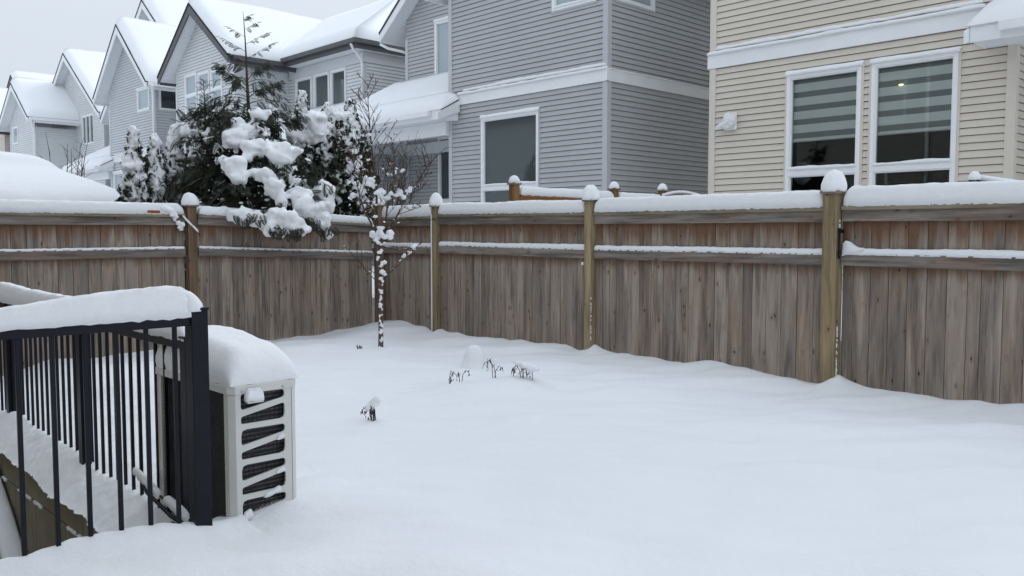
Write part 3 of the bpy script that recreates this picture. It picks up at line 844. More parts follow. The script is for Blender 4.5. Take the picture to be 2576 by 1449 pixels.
for k, (a_, b_, c_, d_) in enumerate(holes):       # rounded corners
    q = .013
    for (y, z, sy, sz, slp) in ((hl, a_, 1, -1, (c_-a_)/.21), (hl, b_, 1, 1, (d_-b_)/.21), (hr, c_, -1, -1, (c_-a_)/.21), (hr, d_, -1, 1, (d_-b_)/.21)):
        if abs(a_-b_) < .04 and y == hl: qq = .009
        else: qq = q
        if (k % 2 == 0 and k > 0 and y == hl and sz < 0) or (k % 2 == 1 and y == hr and sz > 0): qq = .024
        c1 = (y, z); c2 = (y+sy*qq, z+sy*qq*slp); c3 = (y, z+sz*qq); mid_ = (y+sy*qq*.25, z+sy*qq*.25*slp+sz*qq*.25)
        pq([c1, c2, mid_, c3])
b.build('slotted_panel', M['ac_paint'], ac)
b = MB(); b.box(AS1-.014, AS1-.013, 1.940, 1.943, -.25, AZT-.036); 
for y in (1.700, 1.895): b.tube([(AS1+.004, y, .533), (AS1+.010, y, .533)], .006, 10)
b.build('screw', M['steel'], ac)
b = MB()
b.box(AS0+.03, AS1-.05, AT0+.02, AT1-.03, -.2, AZT-.05)
b.build('coil', M['ac_dark'], ac)
b = MB()
for k in range(34): b.box(AS1-.046, AS1-.040, AT0+.03, AT1-.04, -.12+k*.0195, -.114+k*.0195)
b.build('coil_fins', plain('aluminium_fins', (.16, .15, .145), .5, .4, .5, 60), ac)
def lattice(mb, P, a0, a1, z0, z1, st=.021, r=.0012):
    H_ = z1-z0; 
    for sg in (1, -1):
        c = a0-H_ if sg > 0 else a0
        while c < (a1 if sg > 0 else a1+H_):
            lo = max(0., (a0-c)/sg if sg > 0 else (c-a1)); hi = min(H_, (a1-c) if sg > 0 else (c-a0))
            if hi > lo+.004:
                mb.tube([P(c+sg*lo, .0015*sg, z0+lo), P(c+sg*hi, .0015*sg, z0+hi)], r, 4, cap=False)
            c += st
b = MB(); lattice(b, RT(AS1-.022), hl-.01, hr+.01, -.1, .53); lattice(b, FR(AT0+.012), AS0+.06, AS1-.055, -.2, .53, .021)
b.build('wire_guard', M['ac_wire'], ac)
b = MB(); b.prism([(AS1+.002, 1.712, .505), (AS1+.002, 1.712, .488), (AS1+.034, 1.712, .482), (AS1+.036, 1.712, .488), (AS1+.012, 1.712, .505)], (0, .075, 0)); b.build('handle', M['ac_paint'], ac)
b = MB()
random.seed(12)
nS, nT = 46, 26; vs = []
def acs(u, v):
    s = -4.275+u*(.822); t = AT0+.000+v*.325
    du = min(u*.822, (1-u)*.822); dv = min(v, 1-v)*.325
    def rnd(d, R_): return (1-(1-min(1, d/R_))**2.6)**(1/2.2)
    top = .200-.035*sstep(u, .45, .95)-.02*sstep(u, .3, 0)
    f = rnd(du, .15 if u > .5 else .10)*rnd(dv, .11)
    h = (top+.016*nz(s*3, t*3, 4)+.006*nz(s*11, t*11, 2)+.003*nz(s*38, t*38, 2))*f
    sw = .012*math.sin(math.pi*min(1, h/.16))            # the sides bulge a little
    cu = (u-.5)*2; cv = (v-.5)*2
    return s+cu*abs(cu)**9*sw, t+cv*abs(cv)**5*sw, AZT+.002+h+(.004*nz(s*30, t*30) if h < .02 else 0)
# u clustered near ends
us = [1-math.cos(math.pi*i/nS) for i in range(nS+1)]; us = [x/2 for x in us]
vv = [(1-math.cos(math.pi*j/nT))/2 for j in range(nT+1)]
for v in vv:
    for u in us: vs.append(acs(u, v))
n1 = nS+1
fs = [(j*n1+i, j*n1+i+1, (j+1)*n1+i+1, (j+1)*n1+i) for j in range(nT) for i in range(nS)]
b.add(vs, fs, .5)
snow_strip(b, (AS1+.018, 1.709, .500), (AS1+.018, 1.790, .500), .034, .046, 3, .012, .02, .1)
for (y, z, l_, hh) in ((1.865, .300+.002, .035, .012), (1.86, .15-.0, .04, .012), (1.80, .052, .08, .012), (1.70, -.03, .04, .028), (1.78, -.05, .08, .02)):
    snow_strip(b, (AS1-.001, y, z), (AS1-.001, y+l_, z+.30*l_), .020, hh, y, .01, .012, .3)
b.build('snow_cap', M['snow'], ac, True)
b = MB()
b.tube([(-4.38, 1.66, -.12), (-4.37, 1.62, -.04), (-4.33, 1.60, -.02), (-4.28, 1.585, -.03), (-4.2, 1.57, -.05), (-3.9, 1.56, -.09), (-3.6, 1.60, -.14)], .010, 8)
b.tube([(-4.34, 1.66, -.1), (-4.31, 1.61, -.02), (-4.26, 1.59, .0), (-4.18, 1.575, -.02), (-3.85, 1.575, -.06), (-3.55, 1.61, -.12)], .006, 8)
b.build('hose', M['rubber'], ac, True)
b = MB(); snow_strip(b, (-4.40, 1.585, .015), (-4.05, 1.575, -.04), .025, .03, 33, .02, .04, .3)
snow_strip(b, (-4.0, 1.58, -.04), (-3.75, 1.58, -.08), .03, .035, 35, .02, .04, .4)
b.build('snow_ledge', M['snow'], ac, True)

# ------------------------------------------------------------------ fences
def fence_panel(root, axis, c, a0, a1, zs, ze_, seed, snowh=.13, sgn=-1, midsnow=.045, snow_hf=None, top_snow=True):
    """panel from a0 to a1; axis 's' (runs along x at y=c) or 't' (runs along y at x=c). sgn: side of the rails"""
    P = (lambda a, o, z: (a, c+sgn*o, z)) if axis == 's' else (lambda a, o, z: (c-sgn*o, a, z))
    rnd = random.Random(seed)
    def zz(a): return zs+(ze_-zs)*(a-a0)/(a1-a0)
    b = MB(); a = a0
    while a < a1-.01:
        w = rnd.choice((.138, .138, .140, .133, .089, .142)); e = min(a1, a+w)
        if a1-e < .05: e = a1
        o = rnd.uniform(-.0012, .0012)+(0.0 if rnd.random() < .8 else .003); lean = rnd.uniform(-.001, .001)
        g_ = .0020
        z0 = -.35; z1_ = 1.345+zz(a)
        vs = [P(x, y, z) for z in (z0, z1_) for y in (-.010+o, .008+o) for x in (a+g_, e-g_)]
        b.add(vs, [(0, 2, 3, 1), (4, 5, 7, 6), (0, 1, 5, 4), (2, 6, 7, 3), (0, 4, 6, 2), (1, 3, 7, 5)], rnd.random())
        a = e
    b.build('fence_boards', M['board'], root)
    b = MB()
    vs = [P(x, y, z+zz(x)) for z in (1.312, 1.398) for y in (.0095, .042) for x in (a0, a1)]
    b.add(vs, [(0, 2, 3, 1), (4, 5, 7, 6), (0, 1, 5, 4), (2, 6, 7, 3), (0, 4, 6, 2), (1, 3, 7, 5)], rnd.random())
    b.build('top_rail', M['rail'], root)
    b = MB(); vs = [P(x, y, z+zz(x)) for z in (.968, 1.060) for y in (.0095, .047) for x in (a0, a1)]
    b.add(vs, [(0, 2, 3, 1), (4, 5, 7, 6), (0, 1, 5, 4), (2, 6, 7, 3), (0, 4, 6, 2), (1, 3, 7, 5)], rnd.random())
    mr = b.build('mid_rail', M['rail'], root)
    b = MB(); vs = [P(x, y, z+zz(x)) for z in (1.3985, 1.432) for y in (-.06, .062) for x in (a0, a1)]
    b.add(vs, [(0, 2, 3, 1), (4, 5, 7, 6), (0, 1, 5, 4), (2, 6, 7, 3), (0, 4, 6, 2), (1, 3, 7, 5)], rnd.random())
    cb = b.build('cap_board', M['capwood'], root)
    s = MB()
    if top_snow: snow_strip(s, P(a0+.012, .006, 1.434+zz(a0)), P(a1-.012, .006, 1.434+zz(a1)), .116, snowh+.006, seed, .03, .085, .06, pw=.50, K=16, hf=snow_hf, rag=.004)
    if s.v: s.build('snow_cap', M['snow'], cb, True)
    s = MB(); snow_strip(s, P(a0+.006, .028, 1.056+zz(a0)), P(a1-.006, .028, 1.056+zz(a1)), .040, midsnow+.006, seed+3, .02, .02, .10, pw=.7, K=8, rag=.0012)
    s.build('snow_ledge', M['snow'], mr, True)

def fence_post(root, x, y, w, zt, mat, seed, cap=.0135, dome=(.075, .12), zb=-.4, lean=(0, 0), capw=.018, capz=.028):
    b = MB(); b.box(x-w/2, x+w/2, y-w/2, y+w/2, zb, zt-capz, P=None)
    o = b.build('post', M[mat], root); bv = o.modifiers.new('b', 'BEVEL'); bv.width = .004; bv.segments = 2
    b = MB(); e = w/2+capw
    b.add([(x+a*e, y+c*e, zt-capz) for a, c in ((-1, -1), (1, -1), (1, 1), (-1, 1))]+[(x+a*(e), y+c*(e), zt-.006) for a, c in ((-1, -1), (1, -1), (1, 1), (-1, 1))]+[(x+a*(e-.03), y+c*(e-.03), zt+.004) for a, c in ((-1, -1), (1, -1), (1, 1), (-1, 1))],
          [(3, 2, 1, 0), (0, 1, 5, 4), (1, 2, 6, 5), (2, 3, 7, 6), (3, 0, 4, 7), (4, 5, 9, 8), (5, 6, 10, 9), (6, 7, 11, 10), (7, 4, 8, 11), (8, 9, 10, 11)])
    c = b.build('post_cap', M['capwood'], o)
    if dome:
        s = MB(); snow_dome(s, (x, y, zt-.005), dome[0], dome[1], seed, lean=lean, sq=.6); s.build('snow_cap', M['snow'], o, True)
    return o

random.seed(21)
FR_ = thing('wooden_fence', (-4, 6.51, 0), 'weathered grey board fence crossing behind the yard, green-brown posts, snow on its cap', 'fence', 'weathered board fences of the yard')
hw = .045
fence_panel(FR_, 's', 6.545, -9.19, -8.112, 0, 0, 31, .135, snow_hf=None)
fence_panel(FR_, 's', 6.545, -8.018, -5.67, .02, .0, 32, .125)
fence_panel(FR_, 's', 6.545, -5.57, -3.165, .0, -.004, 33, .130)
fence_panel(FR_, 's', 6.545, -3.03, -.67, .0, -.01, 34, .150)
fence_panel(FR_, 's', 6.545, -.57, 1.80, -.01, 0, 35, .14)
fence_post(FR_, -8.065, 6.51, .085, 1.563, 'post', 1, dome=(.078, .155))
fence_post(FR_, -5.62, 6.51, .088, 1.563, 'post', 2, dome=(.085, .15))
fence_post(FR_, -3.10, 6.50, .118, 1.555, 'post', 3, dome=(.092, .170))
fence_post(FR_, -.62, 6.51, .09, 1.56, 'post', 4, dome=(.08, .14))
b = MB(); b.box(-3.028, -3.014, 6.44, 6.452, 1.02, 1.26, P=None); b.box(-3.026, -3.016, 6.452, 6.52, 1.22, 1.25); b.box(-3.026, -3.016, 6.452, 6.52, 1.05, 1.08)
o = b.build('gate_handle', M['black_metal'], FR_)
b = MB()
snow_strip(b, (-3.02, 6.51, 1.05), (-2.85, 6.51, 1.10), .05, .10, 4, .02, .03, .2, hf=lambda t: 1.1-.9*sstep(t, .02, .16))
for k in range(60):                                     # snow packed in the gap beside the big posts
    z = .10+.38*random.random()**1.5 if k < 42 else random.uniform(1.15, 1.32)
    snow_dome(b, (-3.036+random.uniform(-.002, .002), 6.478, z), random.uniform(.003, .007), random.uniform(.006, .02), k, 7, 3)
for k in range(30): snow_dome(b, (-5.573+random.uniform(-.002, .002), 6.472, .15+.45*random.random()), random.uniform(.002, .006), random.uniform(.005, .02), k, 7, 3)
snow_dome(b, (-5.70, 6.49, .905), .016, .03, 2, 10, 4); 
b.build('snow_patch', M['snow'], FR_, True)
b = MB()                                                 # white rime on the left side of the corner-side post
b.box(-8.113, -8.1085, 6.474, 6.55, -.1, 1.45); b.box(-8.112, -8.094, 6.4635, 6.467, -.1, 1.45)
b.build('snow_patch', M['snow'], FR_)

FL = thing('wooden_fence', (-9.23, 4, 0), 'weathered board fence along the left side with brown posts, below the evergreens', 'fence', 'weathered board fences of the yard')
fence_panel(FL, 't', -9.265, -1.2, 1.44, .0, .0, 41, .11)
fence_panel(FL, 't', -9.265, 1.54, 3.93, -.012, -.002, 42, .115, midsnow=.022)
fence_panel(FL, 't', -9.265, 4.075, 6.40, .002, -.085, 43, .085, midsnow=.020)
fence_post(FL, -9.23, 1.49, .09, 1.54, 'post_brown', 5)
fence_post(FL, -9.235, 4.00, .100, 1.538, 'post_brown', 6, dome=(.088, .135), lean=(0, -.01), zb=-.4)
fence_post(FL, -9.195, 6.47, .095, 1.60, 'post_brown', 7, dome=(.075, .12))
# broken snow-laden twig over the left post, and lump running off the snow ridge
b = MB(); b.tube([(-9.2, 3.80, 1.43), (-9.17, 3.88, 1.40), (-9.15, 3.98, 1.31), (-9.14, 4.06, 1.20)], [.012, .012, .010, .008], 6)
tw = b.build('fallen_branch', M['bark'], None, True); tag(tw, 'short snowy broken branch draped over the brown post of the left fence', 'branch')
b = MB(); snow_strip(b, (-9.165, 3.88, 1.405), (-9.14, 4.04, 1.235), .02, .022, 3, .02, .02, .3)
b.build('snow_ledge', M['snow'], tw, True)
random.seed(31); it_ = []
for k in range(34):
    u = random.random(); y = 3.70+.20*u+random.uniform(-.02, .02); it_.append(((-9.20+random.uniform(-.02, .03), y, 1.50-.20*u*u-.10*random.random()*(.3+u)), (random.uniform(.018, .038),)*2+(random.uniform(.02, .045),)))
blobs('snow_clump', it_, tw, .011, None, .25, ICO1, True, 2)
b = MB(); b.box(-9.235, -9.195, 3.52, 3.655, 1.434, 1.463); o = b.build('brick_scrap', M['chip'], None)
bv = o.modifiers.new('b', 'BEVEL'); bv.width = .006; bv.segments = 2
tag(o, 'small orange brick scrap poking out of the snow on the left fence cap', 'brick')

# neighbour's newer cedar fence running away between the two plots
NF = thing('cedar_fence', (-7.6, 9, .3), 'orange-brown cedar fence of the next plot, running away beyond the back fence', 'fence')
b = MB()
for y0_, y1_ in ((7.43, 9.25), (9.36, 10.36)):
    a = y0_
    while a < y1_-.02:
        e = min(y1_, a+.138); b.box(-7.612, -7.594, a+.002, e-.002, .2, 1.66); a = e
b.build('fence_boards', M['new_cedar'], NF)
b = MB()
for y0_, y1_ in ((7.43, 9.25), (9.36, 10.36)):
    b.box(-7.594, -7.558, y0_, y1_, 1.58, 1.67); b.box(-7.66, -7.545, y0_, y1_, 1.671, 1.70)
b.build('top_rail', M['new_cedar'], NF)
b = MB()
snow_strip(b, (-7.60, 7.44, 1.70), (-7.60, 9.24, 1.70), .12, .105, 3, .04, .07, .06, pw=.55); snow_strip(b, (-7.60, 9.37, 1.70), (-7.60, 10.35, 1.70), .12, .10, 6, .04, .07, .06, pw=.55)
b.build('snow_cap', M['snow'], NF, True)
for k, (y, zt) in enumerate(((7.37, 1.845), (9.30, 1.85), (10.42, 1.87))):
    fence_post(NF, -7.60, y, .095, zt, 'new_cedar_post', 50+k, dome=(.068, .095), zb=.1)

# ------------------------------------------------------------------ houses
random.seed(77)
# grey house
gw = {'front': [(-13.887, -12.17, 1.05, 3.70), (-11.79, -10.68, 5.58, 6.3)], 'wing': [(-17.82, -16.75, 5.31, 6.75), (-17.70, -16.7, 1.2, 3.75)], 'side': [(12.72, 13.9, 5.58, 6.3)]}
hg, q = house_shell('grey_house', -10.40, True, 'side_grey', 'trim_grey', 'white', 'blue-grey clapboard house right of centre with a tall teal window and snowy porch roof', 9.15, 10.55, gw, seed=1, W=8.68, bw=4.56)
window(hg, FR(12.5), -13.887, -12.17, 1.05, 3.70, bars=(2.20,), glassm='glass_teal', jm='trim_grey', seed=1)
window(hg, FR(12.5), -11.79, -10.68, 5.58, 6.25, glassm='glass_blind', jm='trim_grey', seed=2)
window(hg, FR(14.4), -17.82, -16.75, 5.31, 6.75, glassm='glass_blind', jm='trim_grey', seed=3)
window(hg, FR(14.4), -17.70, -16.7, 1.2, 3.75, bars=(2.05,), glassm='glass_teal', jm='trim_grey', seed=4)
window(hg, RT(-10.40), 12.72, 13.9, 5.58, 6.25, glassm='glass_blind', jm='trim_grey', seed=5, snow=False)
corner_boards(hg, [(-10.40, 12.5, ZB, 4.06, 1, 1), (-10.40, 12.5, 4.30, 6.45, 1, 1), (-14.96, 12.5, ZB, 6.45, -1, 1), (-19.08, 14.4, 4.3, 6.5, -1, 1)], 'trim_grey')
snow_band(hg, FR(12.5), -14.64, -10.358, 4.062, 4.285, 3)
b = MB(); b.box(-10.352, -10.40, 12.437, 16.5, 4.062, 4.285); o = b.build('trim_band', M['white'], hg)
b = MB(); snow_strip(b, (-10.365, 12.5, 4.285), (-10.365, 16.3, 4.285), .05, .022, 8, .08, .04, .2); b.build('snow_ledge', M['snow'], o, True)
porch(hg, -19.75, -14.96, 14.38, 5.22, 11.97, 3.93, ear=(-14.96, -14.63), seed=2)
b = MB()   # privacy wall on the porch's left and its frieze boards
siding(b, RT(-19.05), 12.4, 14.4, ZB, 3.65, ()); b.quad((-19.095, 12.4, ZB), (-19.095, 14.4, ZB), (-19.095, 14.4, 3.65), (-19.095, 12.4, 3.65)); b.build('porch_wall', M['side_grey'], hg)
b = MB(); b.box(-19.02, -18.98, 12.5, 14.34, 3.34, 3.64); b.box(-18.98, -14.98, 14.33, 14.37, 3.34, 3.64); b.build('frieze_board', M['trim_pale'], hg)
b = MB(); b.box(-19.02, -18.93, 14.30, 14.37, ZB, 3.33); b.build('corner_board', M['trim_grey'], hg)
downspout(hg, [(-19.72, 13.98, 6.42), (-19.55, 14.12, 6.30), (-19.3, 14.45, 6.22), (-19.2, 14.7, 6.1), (-19.2, 14.7, 5.0)], w=.038)
downspout(hg, [(-15.75, 13.85, 6.95), (-15.75, 13.85, 6.62), (-15.5, 13.9, 6.5), (-15.02, 13.9, 6.42)], w=.038)
b = MB(); b.tube([(-19.1, 14.2, 5.27), (-19.1, 14.36, 5.36)], .04, 12); b.build('pipe_end', M['rubber'], hg)

# beige house (right)
bw = {'front': [(-6.744, -5.569, 1.0, 3.675), (-5.418, -4.244, 1.0, 3.675)]}
hb, q = house_shell('beige_house', .52, False, 'side_beige', 'trim_beige', 'white', 'beige clapboard house at the right edge with two large windows and striped blinds', 9.15, 10.6, bw, seed=5, W=8.65, bw=4.57)
for k, (a, c_) in enumerate(((-6.744, -5.569), (-5.418, -4.244))):
    window(hb, FR(12.5), a, c_, 1.0, 3.675, bars=(2.165,), glassm='glass_clear', jm='trim_beige', room=2.6, blind=(2.655, 'zebra'), seed=11+k)
corner_boards(hb, [(-8.13, 12.5, ZB, 3.96, -1, 1), (-8.13, 12.5, 4.2, 6.4, -1, 1), (-3.56, 12.5, ZB, 3.66, 1, 1)], 'trim_beige')
snow_band(hb, FR(12.5), -8.19, -3.92, 3.965, 4.195, 13)
porch(hb, -3.56, .9, 14.38, 5.15, 11.90, 3.86, ear=(-3.92, -3.56), seed=6, header=False)
# recessed ceiling light glowing behind the blind
em = bpy.data.materials.new('lit_downlight'); em.use_nodes = True; bs_ = em.node_tree.nodes['Principled BSDF']
bs_.inputs['Emission Color'].default_value = (1, .86, .5, 1); bs_.inputs['Emission Strength'].default_value = 1.3; bs_.inputs['Base Color'].default_value = (.8, .8, .7, 1)
b = MB(); c_ = Vector((-5.03, 12.548, 3.335)); pts = [(c_.x+.036*math.cos(a*math.pi/8), c_.y, c_.z+.012*math.sin(a*math.pi/8)) for a in range(16)]
b.prism(pts[::-1], (0, .012, 0)); b.build('ceiling_light', em, hb)

# pale house with dark trim (hipped main roof)
pw_ = {'front': [(-29.02, -28.10, 5.22, 6.58), (-27.98, -27.14, 5.22, 6.52), (-27.02, -26.22, 5.20, 6.48)], 'wing': [(-24.98, -24.00, 4.95, 6.17), (-23.86, -22.98, 4.95, 6.17), (-22.88, -22.06, 4.95, 6.17)]}
hp, q = house_shell('pale_house', -21.15, False, 'side_pale', 'trim_pale', 'dark_trim', 'pale grey house with dark roof trim and a steep gable behind the evergreens', 8.68, 0, pw_, ze=6.66, main='hip', seed=8, W=8.6, bw=4.36)
for k, w_ in enumerate(pw_['front']): window(hp, FR(12.5), *w_, bars=(5.88,), glassm='glass_blind', jm='trim_pale', snow=False, seed=k)
for k, w_ in enumerate(pw_['wing']): window(hp, FR(14.4), *w_, glassm='glass_dark', jm='trim_pale', snow=False, seed=k)
corner_boards(hp, [(-21.15, 14.4, ZB, 6.15, 1, 1), (-25.39, 12.5, ZB, 6.3, 1, 1), (-29.75, 12.5, ZB, 6.3, -1, 1)], 'trim_pale')
b = MB(); th = .06; E_, F_, Rg = 6.76, 13.92, 8.80; xr = -20.83; xl = -30.4; tr = 17.35; tbk = 20.8
hipx = -23.2
b.quad((-25.6, F_, E_), (xr, F_, E_), (hipx, tr, Rg+.05), (-28.3, tr, Rg+.05))
b.add([(xr, F_, E_), (xr, tbk, E_), (hipx, tr, Rg+.05)], [(0, 1, 2)])
b.add([(xr, tbk, E_), (xl, tbk, E_), (-28.3, tr, Rg+.05), (hipx, tr, Rg+.05)], [(0, 1, 2, 3)])
ro = b.build('hip_roof', M['shingle'], hp)
b = MB(); b.box(-24.95, xr+.12, F_-.12, F_, E_-.13, E_-.005); b.box(xr, xr+.12, F_, tbk, E_-.13, E_-.005)
b.box(-24.95, xr, F_, F_+.03, E_-.27, E_-.13); b.box(xr-.03, xr, F_+.03, tbk, E_-.27, E_-.13)
b.build('gutter', M['dark_trim'], ro)
b = MB(); b.quad((-25.4, F_+.03, E_-.25), (xr-.03, F_+.03, E_-.25), (xr-.03, 14.4, E_-.25), (-25.4, 14.4, E_-.25)); b.quad((-21.17, 14.4, E_-.25), (xr-.03, 14.4, E_-.25), (xr-.03, 20.8, E_-.25), (-21.17, 20.8, E_-.25)); b.build('soffit', M['soffit'], ro)
b = MB(); b.box(-25.35, -21.11, 14.355, 14.4, 6.20, 6.50); b.build('frieze_board', M['trim_pale'], hp)
b = MB(); b.box(-21.15, -21.105, 14.4, 20, 6.20, 6.50); b.build('frieze_board', M['trim_pale'], hp)
b = MB(); b.box(-25.39, -25.345, 12.6, 14.3, 6.18, 6.40); b.build('frieze_board', M['trim_pale'], hp)
b = MB(); snow_slab(b, (-25.6, F_, E_), (xr, F_, E_), (hipx, tr, Rg+.05), (-28.3, tr, Rg+.05), .26, .3, (1, 0, 0, 0), 21, .3, .03)
snow_slab(b, (xr, F_, E_), (xr, tbk, E_), (hipx+.01, tr+.01, Rg+.05), (hipx, tr, Rg+.05), .26, .3, (1, 0, 0, 0), 23, .3, .03)
b.build('snow_cover', M['snow'], ro, True)
downspout(hp, [(-20.95, 13.84, 6.62), (-20.98, 13.95, 6.48), (-21.05, 14.25, 6.25), (-21.07, 14.30, 6.1), (-21.07, 14.30, 3.0)])
porch(hp, -25.4, -21.0, 14.38, 4.9, 11.97, 3.75, seed=9)

# mid grey house with white trim
mw = {'front': [(-33.30, -32.15, 5.78, 6.62), (-36.0, -34.6, 1.1, 3.65)], 'side': [(12.69, 13.9, 5.76, 6.54)], 'wing': [(-40.2, -38.5, 1.3, 3.2)]}
hm, q = house_shell('mid_grey_house', -31.80, True, 'side_mid', 'trim_mid', 'white', 'mid grey gabled house with white trim, between the pale house and the far gables', 9.12, 10.86, mw, ze=6.66, zem=6.5, seed=14, W=9.3, bw=4.5)
window(hm, FR(12.5), *mw['front'][0], glassm='glass_blind', jm='trim_mid', seed=31)
window(hm, RT(-31.80), *mw['side'][0], glassm='glass_teal', jm='trim_mid', snow=False)
window(hm, FR(12.5), *mw['front'][1], glassm='glass_blind', jm='trim_mid', seed=33)
corner_boards(hm, [(-31.80, 12.5, ZB, 4.05, 1, 1), (-31.80, 12.5, 4.28, 6.4, 1, 1), (-36.3, 12.5, ZB, 6.3, -1, 1)], 'trim_mid')
snow_band(hm, FR(12.5), -35.95, -31.75, 4.05, 4.27, 23)
porch(hm, -41.2, -36.3, 14.38, 5.20, 11.97, 3.93, ear=(-36.3, -35.95), seed=12)
for bx_ in ((-40.4, -40.2, 12.35, 12.55), (-37.4, -37.2, 14.25, 14.38)):
    b = MB(); b.box(*bx_, 0, 3.4); b.build('porch_post', M['white'], hm)
window(hm, FR(14.4), *mw['wing'][0], glassm='glass_teal', jm='white', snow=False)
downspout(hm, [(-31.05, 12.1, 6.55), (-31.1, 12.2, 6.42), (-31.5, 12.38, 6.15), (-31.62, 12.42, 6.0), (-31.62, 12.42, 3.0)], w=.05)

# far pale house with two gables
fw = {'front': [(-50.40, -49.45, 5.85, 6.72)], 'wing': [(-45.60, -43.97, 5.60, 7.0)]}
hf_, q = house_shell('far_pale_house', -42.60, False, 'side_pale', 'trim_pale', 'white', 'pale grey house with two stepped gables and a triple window, second from the far left', 8.78, 10.22, fw, ze=6.85, zem=6.85, seed=18, W=8.3, bw=4.4)
window(hf_, FR(12.5), *fw['front'][0], glassm='glass_blind', jm='trim_pale', snow=False)
window(hf_, FR(14.4), *fw['wing'][0], vbars=(-45.06, -44.52), glassm='glass_dark', jm='trim_pale', snow=False)
corner_boards(hf_, [(-46.5, 12.5, ZB, 6.4, 1, 1), (-42.6, 14.4, ZB, 6.4, 1, 1), (-50.9, 12.5, ZB, 6.4, -1, 1)], 'trim_pale')
downspout(hf_, [(-45.9, 12.1, 6.75), (-45.95, 12.2, 6.6), (-46.3, 12.38, 6.3), (-46.35, 12.42, 6.2), (-46.35, 12.42, 2.0)], w=.055)
# farthest house, only a sliver
hz_, q = house_shell('far_beige_house', -52.0, True, 'side_beige', 'trim_beige', 'dark_trim', 'beige house with dark roof edge, only a sliver at the far left edge', 9.0, 10.4, {}, seed=22)

# the viewpoint's own house, seen only as a reflection in the windows opposite
ho = thing('own_house', (-3, -6, 0), 'taupe clapboard house behind the viewpoint, seen reflected in the windows opposite', 'house')
b = MB()
BK = lambda a, o, z: (a, -1.6+o, z)
siding(b, BK, -14, 6, ZB, 6.6, [(-12.5, -11, 1, 3.2), (-8.5, -6.5, .9, 3.2), (-12, -10.5, 4.6, 6), (-8, -6.5, 4.6, 6), (-3, -1.2, 4.6, 6)], None, True)
b.quad((-14, -1.605, ZB), (6, -1.605, ZB), (6, -1.605, 6.6), (-14, -1.605, 6.6)); b.quad((-14, -1.6, ZB), (-14, -10, ZB), (-14, -10, 6.6), (-14, -1.6, 6.6)); b.quad((6, -1.6, ZB), (6, -10, ZB), (6, -10, 6.6), (6, -1.6, 6.6))
b.build('wall', M['side_brown'], ho)
b = MB()
for w_ in ((-12.5, -11, 1, 3.2), (-8.5, -6.5, .9, 3.2), (-12, -10.5, 4.6, 6), (-8, -6.5, 4.6, 6), (-3, -1.2, 4.6, 6)):
    b.box(w_[0], w_[1], -.03, .03, w_[3]-.08, w_[3], P=BK); b.box(w_[0], w_[1], -.03, .03, w_[2], w_[2]+.08, P=BK)
    b.box(w_[0], w_[0]+.08, -.03, .03, w_[2], w_[3], P=BK); b.box(w_[1]-.08, w_[1], -.03, .03, w_[2], w_[3], P=BK)
b.box(-9.9, -9.8, .03, .10, 0, 6.4, P=BK)
b.build('window', M['vinyl'], ho)
b = MB(); b.prism([(-14.5, -1.0, 6.6), (-14.5, -5.8, 9.4), (-14.5, -10.6, 6.6)], (21, 0, 0)); ro = b.build('roof', M['shingle'], ho)
b = MB(); snow_slab(b, (-14.5, -1.0, 6.6), (6.5, -1.0, 6.6), (6.5, -5.8, 9.4), (-14.5, -5.8, 9.4), .25, .3, (1, 1, 0, 1), 40, .8); b.build('snow_cover', M['snow'], ro, True)
b = MB(); b.box(-14.5, 6.5, -1.0, -.88, 6.4, 6.55); b.box(-14.5, 6.5, -1.6, -1.0, 6.38, 6.4); b.build('gutter', M['white'], ho)

nh = thing('opposite_house', (-27, -6, 0), 'taupe clapboard house beyond the left edge of the photograph, seen only reflected in window glass', 'house')
b = MB(); nw_ = [(-34, -32.5, .9, 3.2), (-21, -19.5, .9, 3.2)]
siding(b, BK, -36, -17, ZB, 6.6, nw_, None, True)
b.quad((-36, -1.65, ZB), (-17, -1.65, ZB), (-17, -1.65, 6.6), (-36, -1.65, 6.6)); b.quad((-17, -1.6, ZB), (-17, -10, ZB), (-17, -10, 6.6), (-17, -1.6, 6.6))
b.build('wall', M['side_grey'], nh)
for w_ in nw_:
    b = MB(); b.box(w_[0], w_[1], -.03, .03, w_[3]-.08, w_[3], P=BK); b.box(w_[0], w_[1], -.03, .03, w_[2], w_[2]+.08, P=BK); b.box(w_[0], w_[0]+.08, -.03, .03, w_[2], w_[3], P=BK); b.box(w_[1]-.08, w_[1], -.03, .03, w_[2], w_[3], P=BK); b.build('window', M['vinyl'], nh)
downspout(nh, [(-25.6, -.9, 6.5), (-25.6, -1.1, 6.3), (-25.9, -1.5, 5.9), (-25.9, -1.5, 0)], w=.06)
b = MB(); b.prism([(-36.5, -1.0, 6.6), (-36.5, -5.8, 9.4), (-36.5, -10.6, 6.6)], (20, 0, 0)); ro = b.build('roof', M['shingle'], nh)
b = MB(); snow_slab(b, (-36.5, -1.0, 6.6), (-16.5, -1.0, 6.6), (-16.5, -5.8, 9.4), (-36.5, -5.8, 9.4), .25, .3, (1, 1, 0, 1), 40, .8); b.build('snow_cover', M['snow'], ro, True)
b = MB(); b.box(-36.5, -16.5, -1.0, -.88, 6.4, 6.55); b.build('gutter', M['white'], nh)

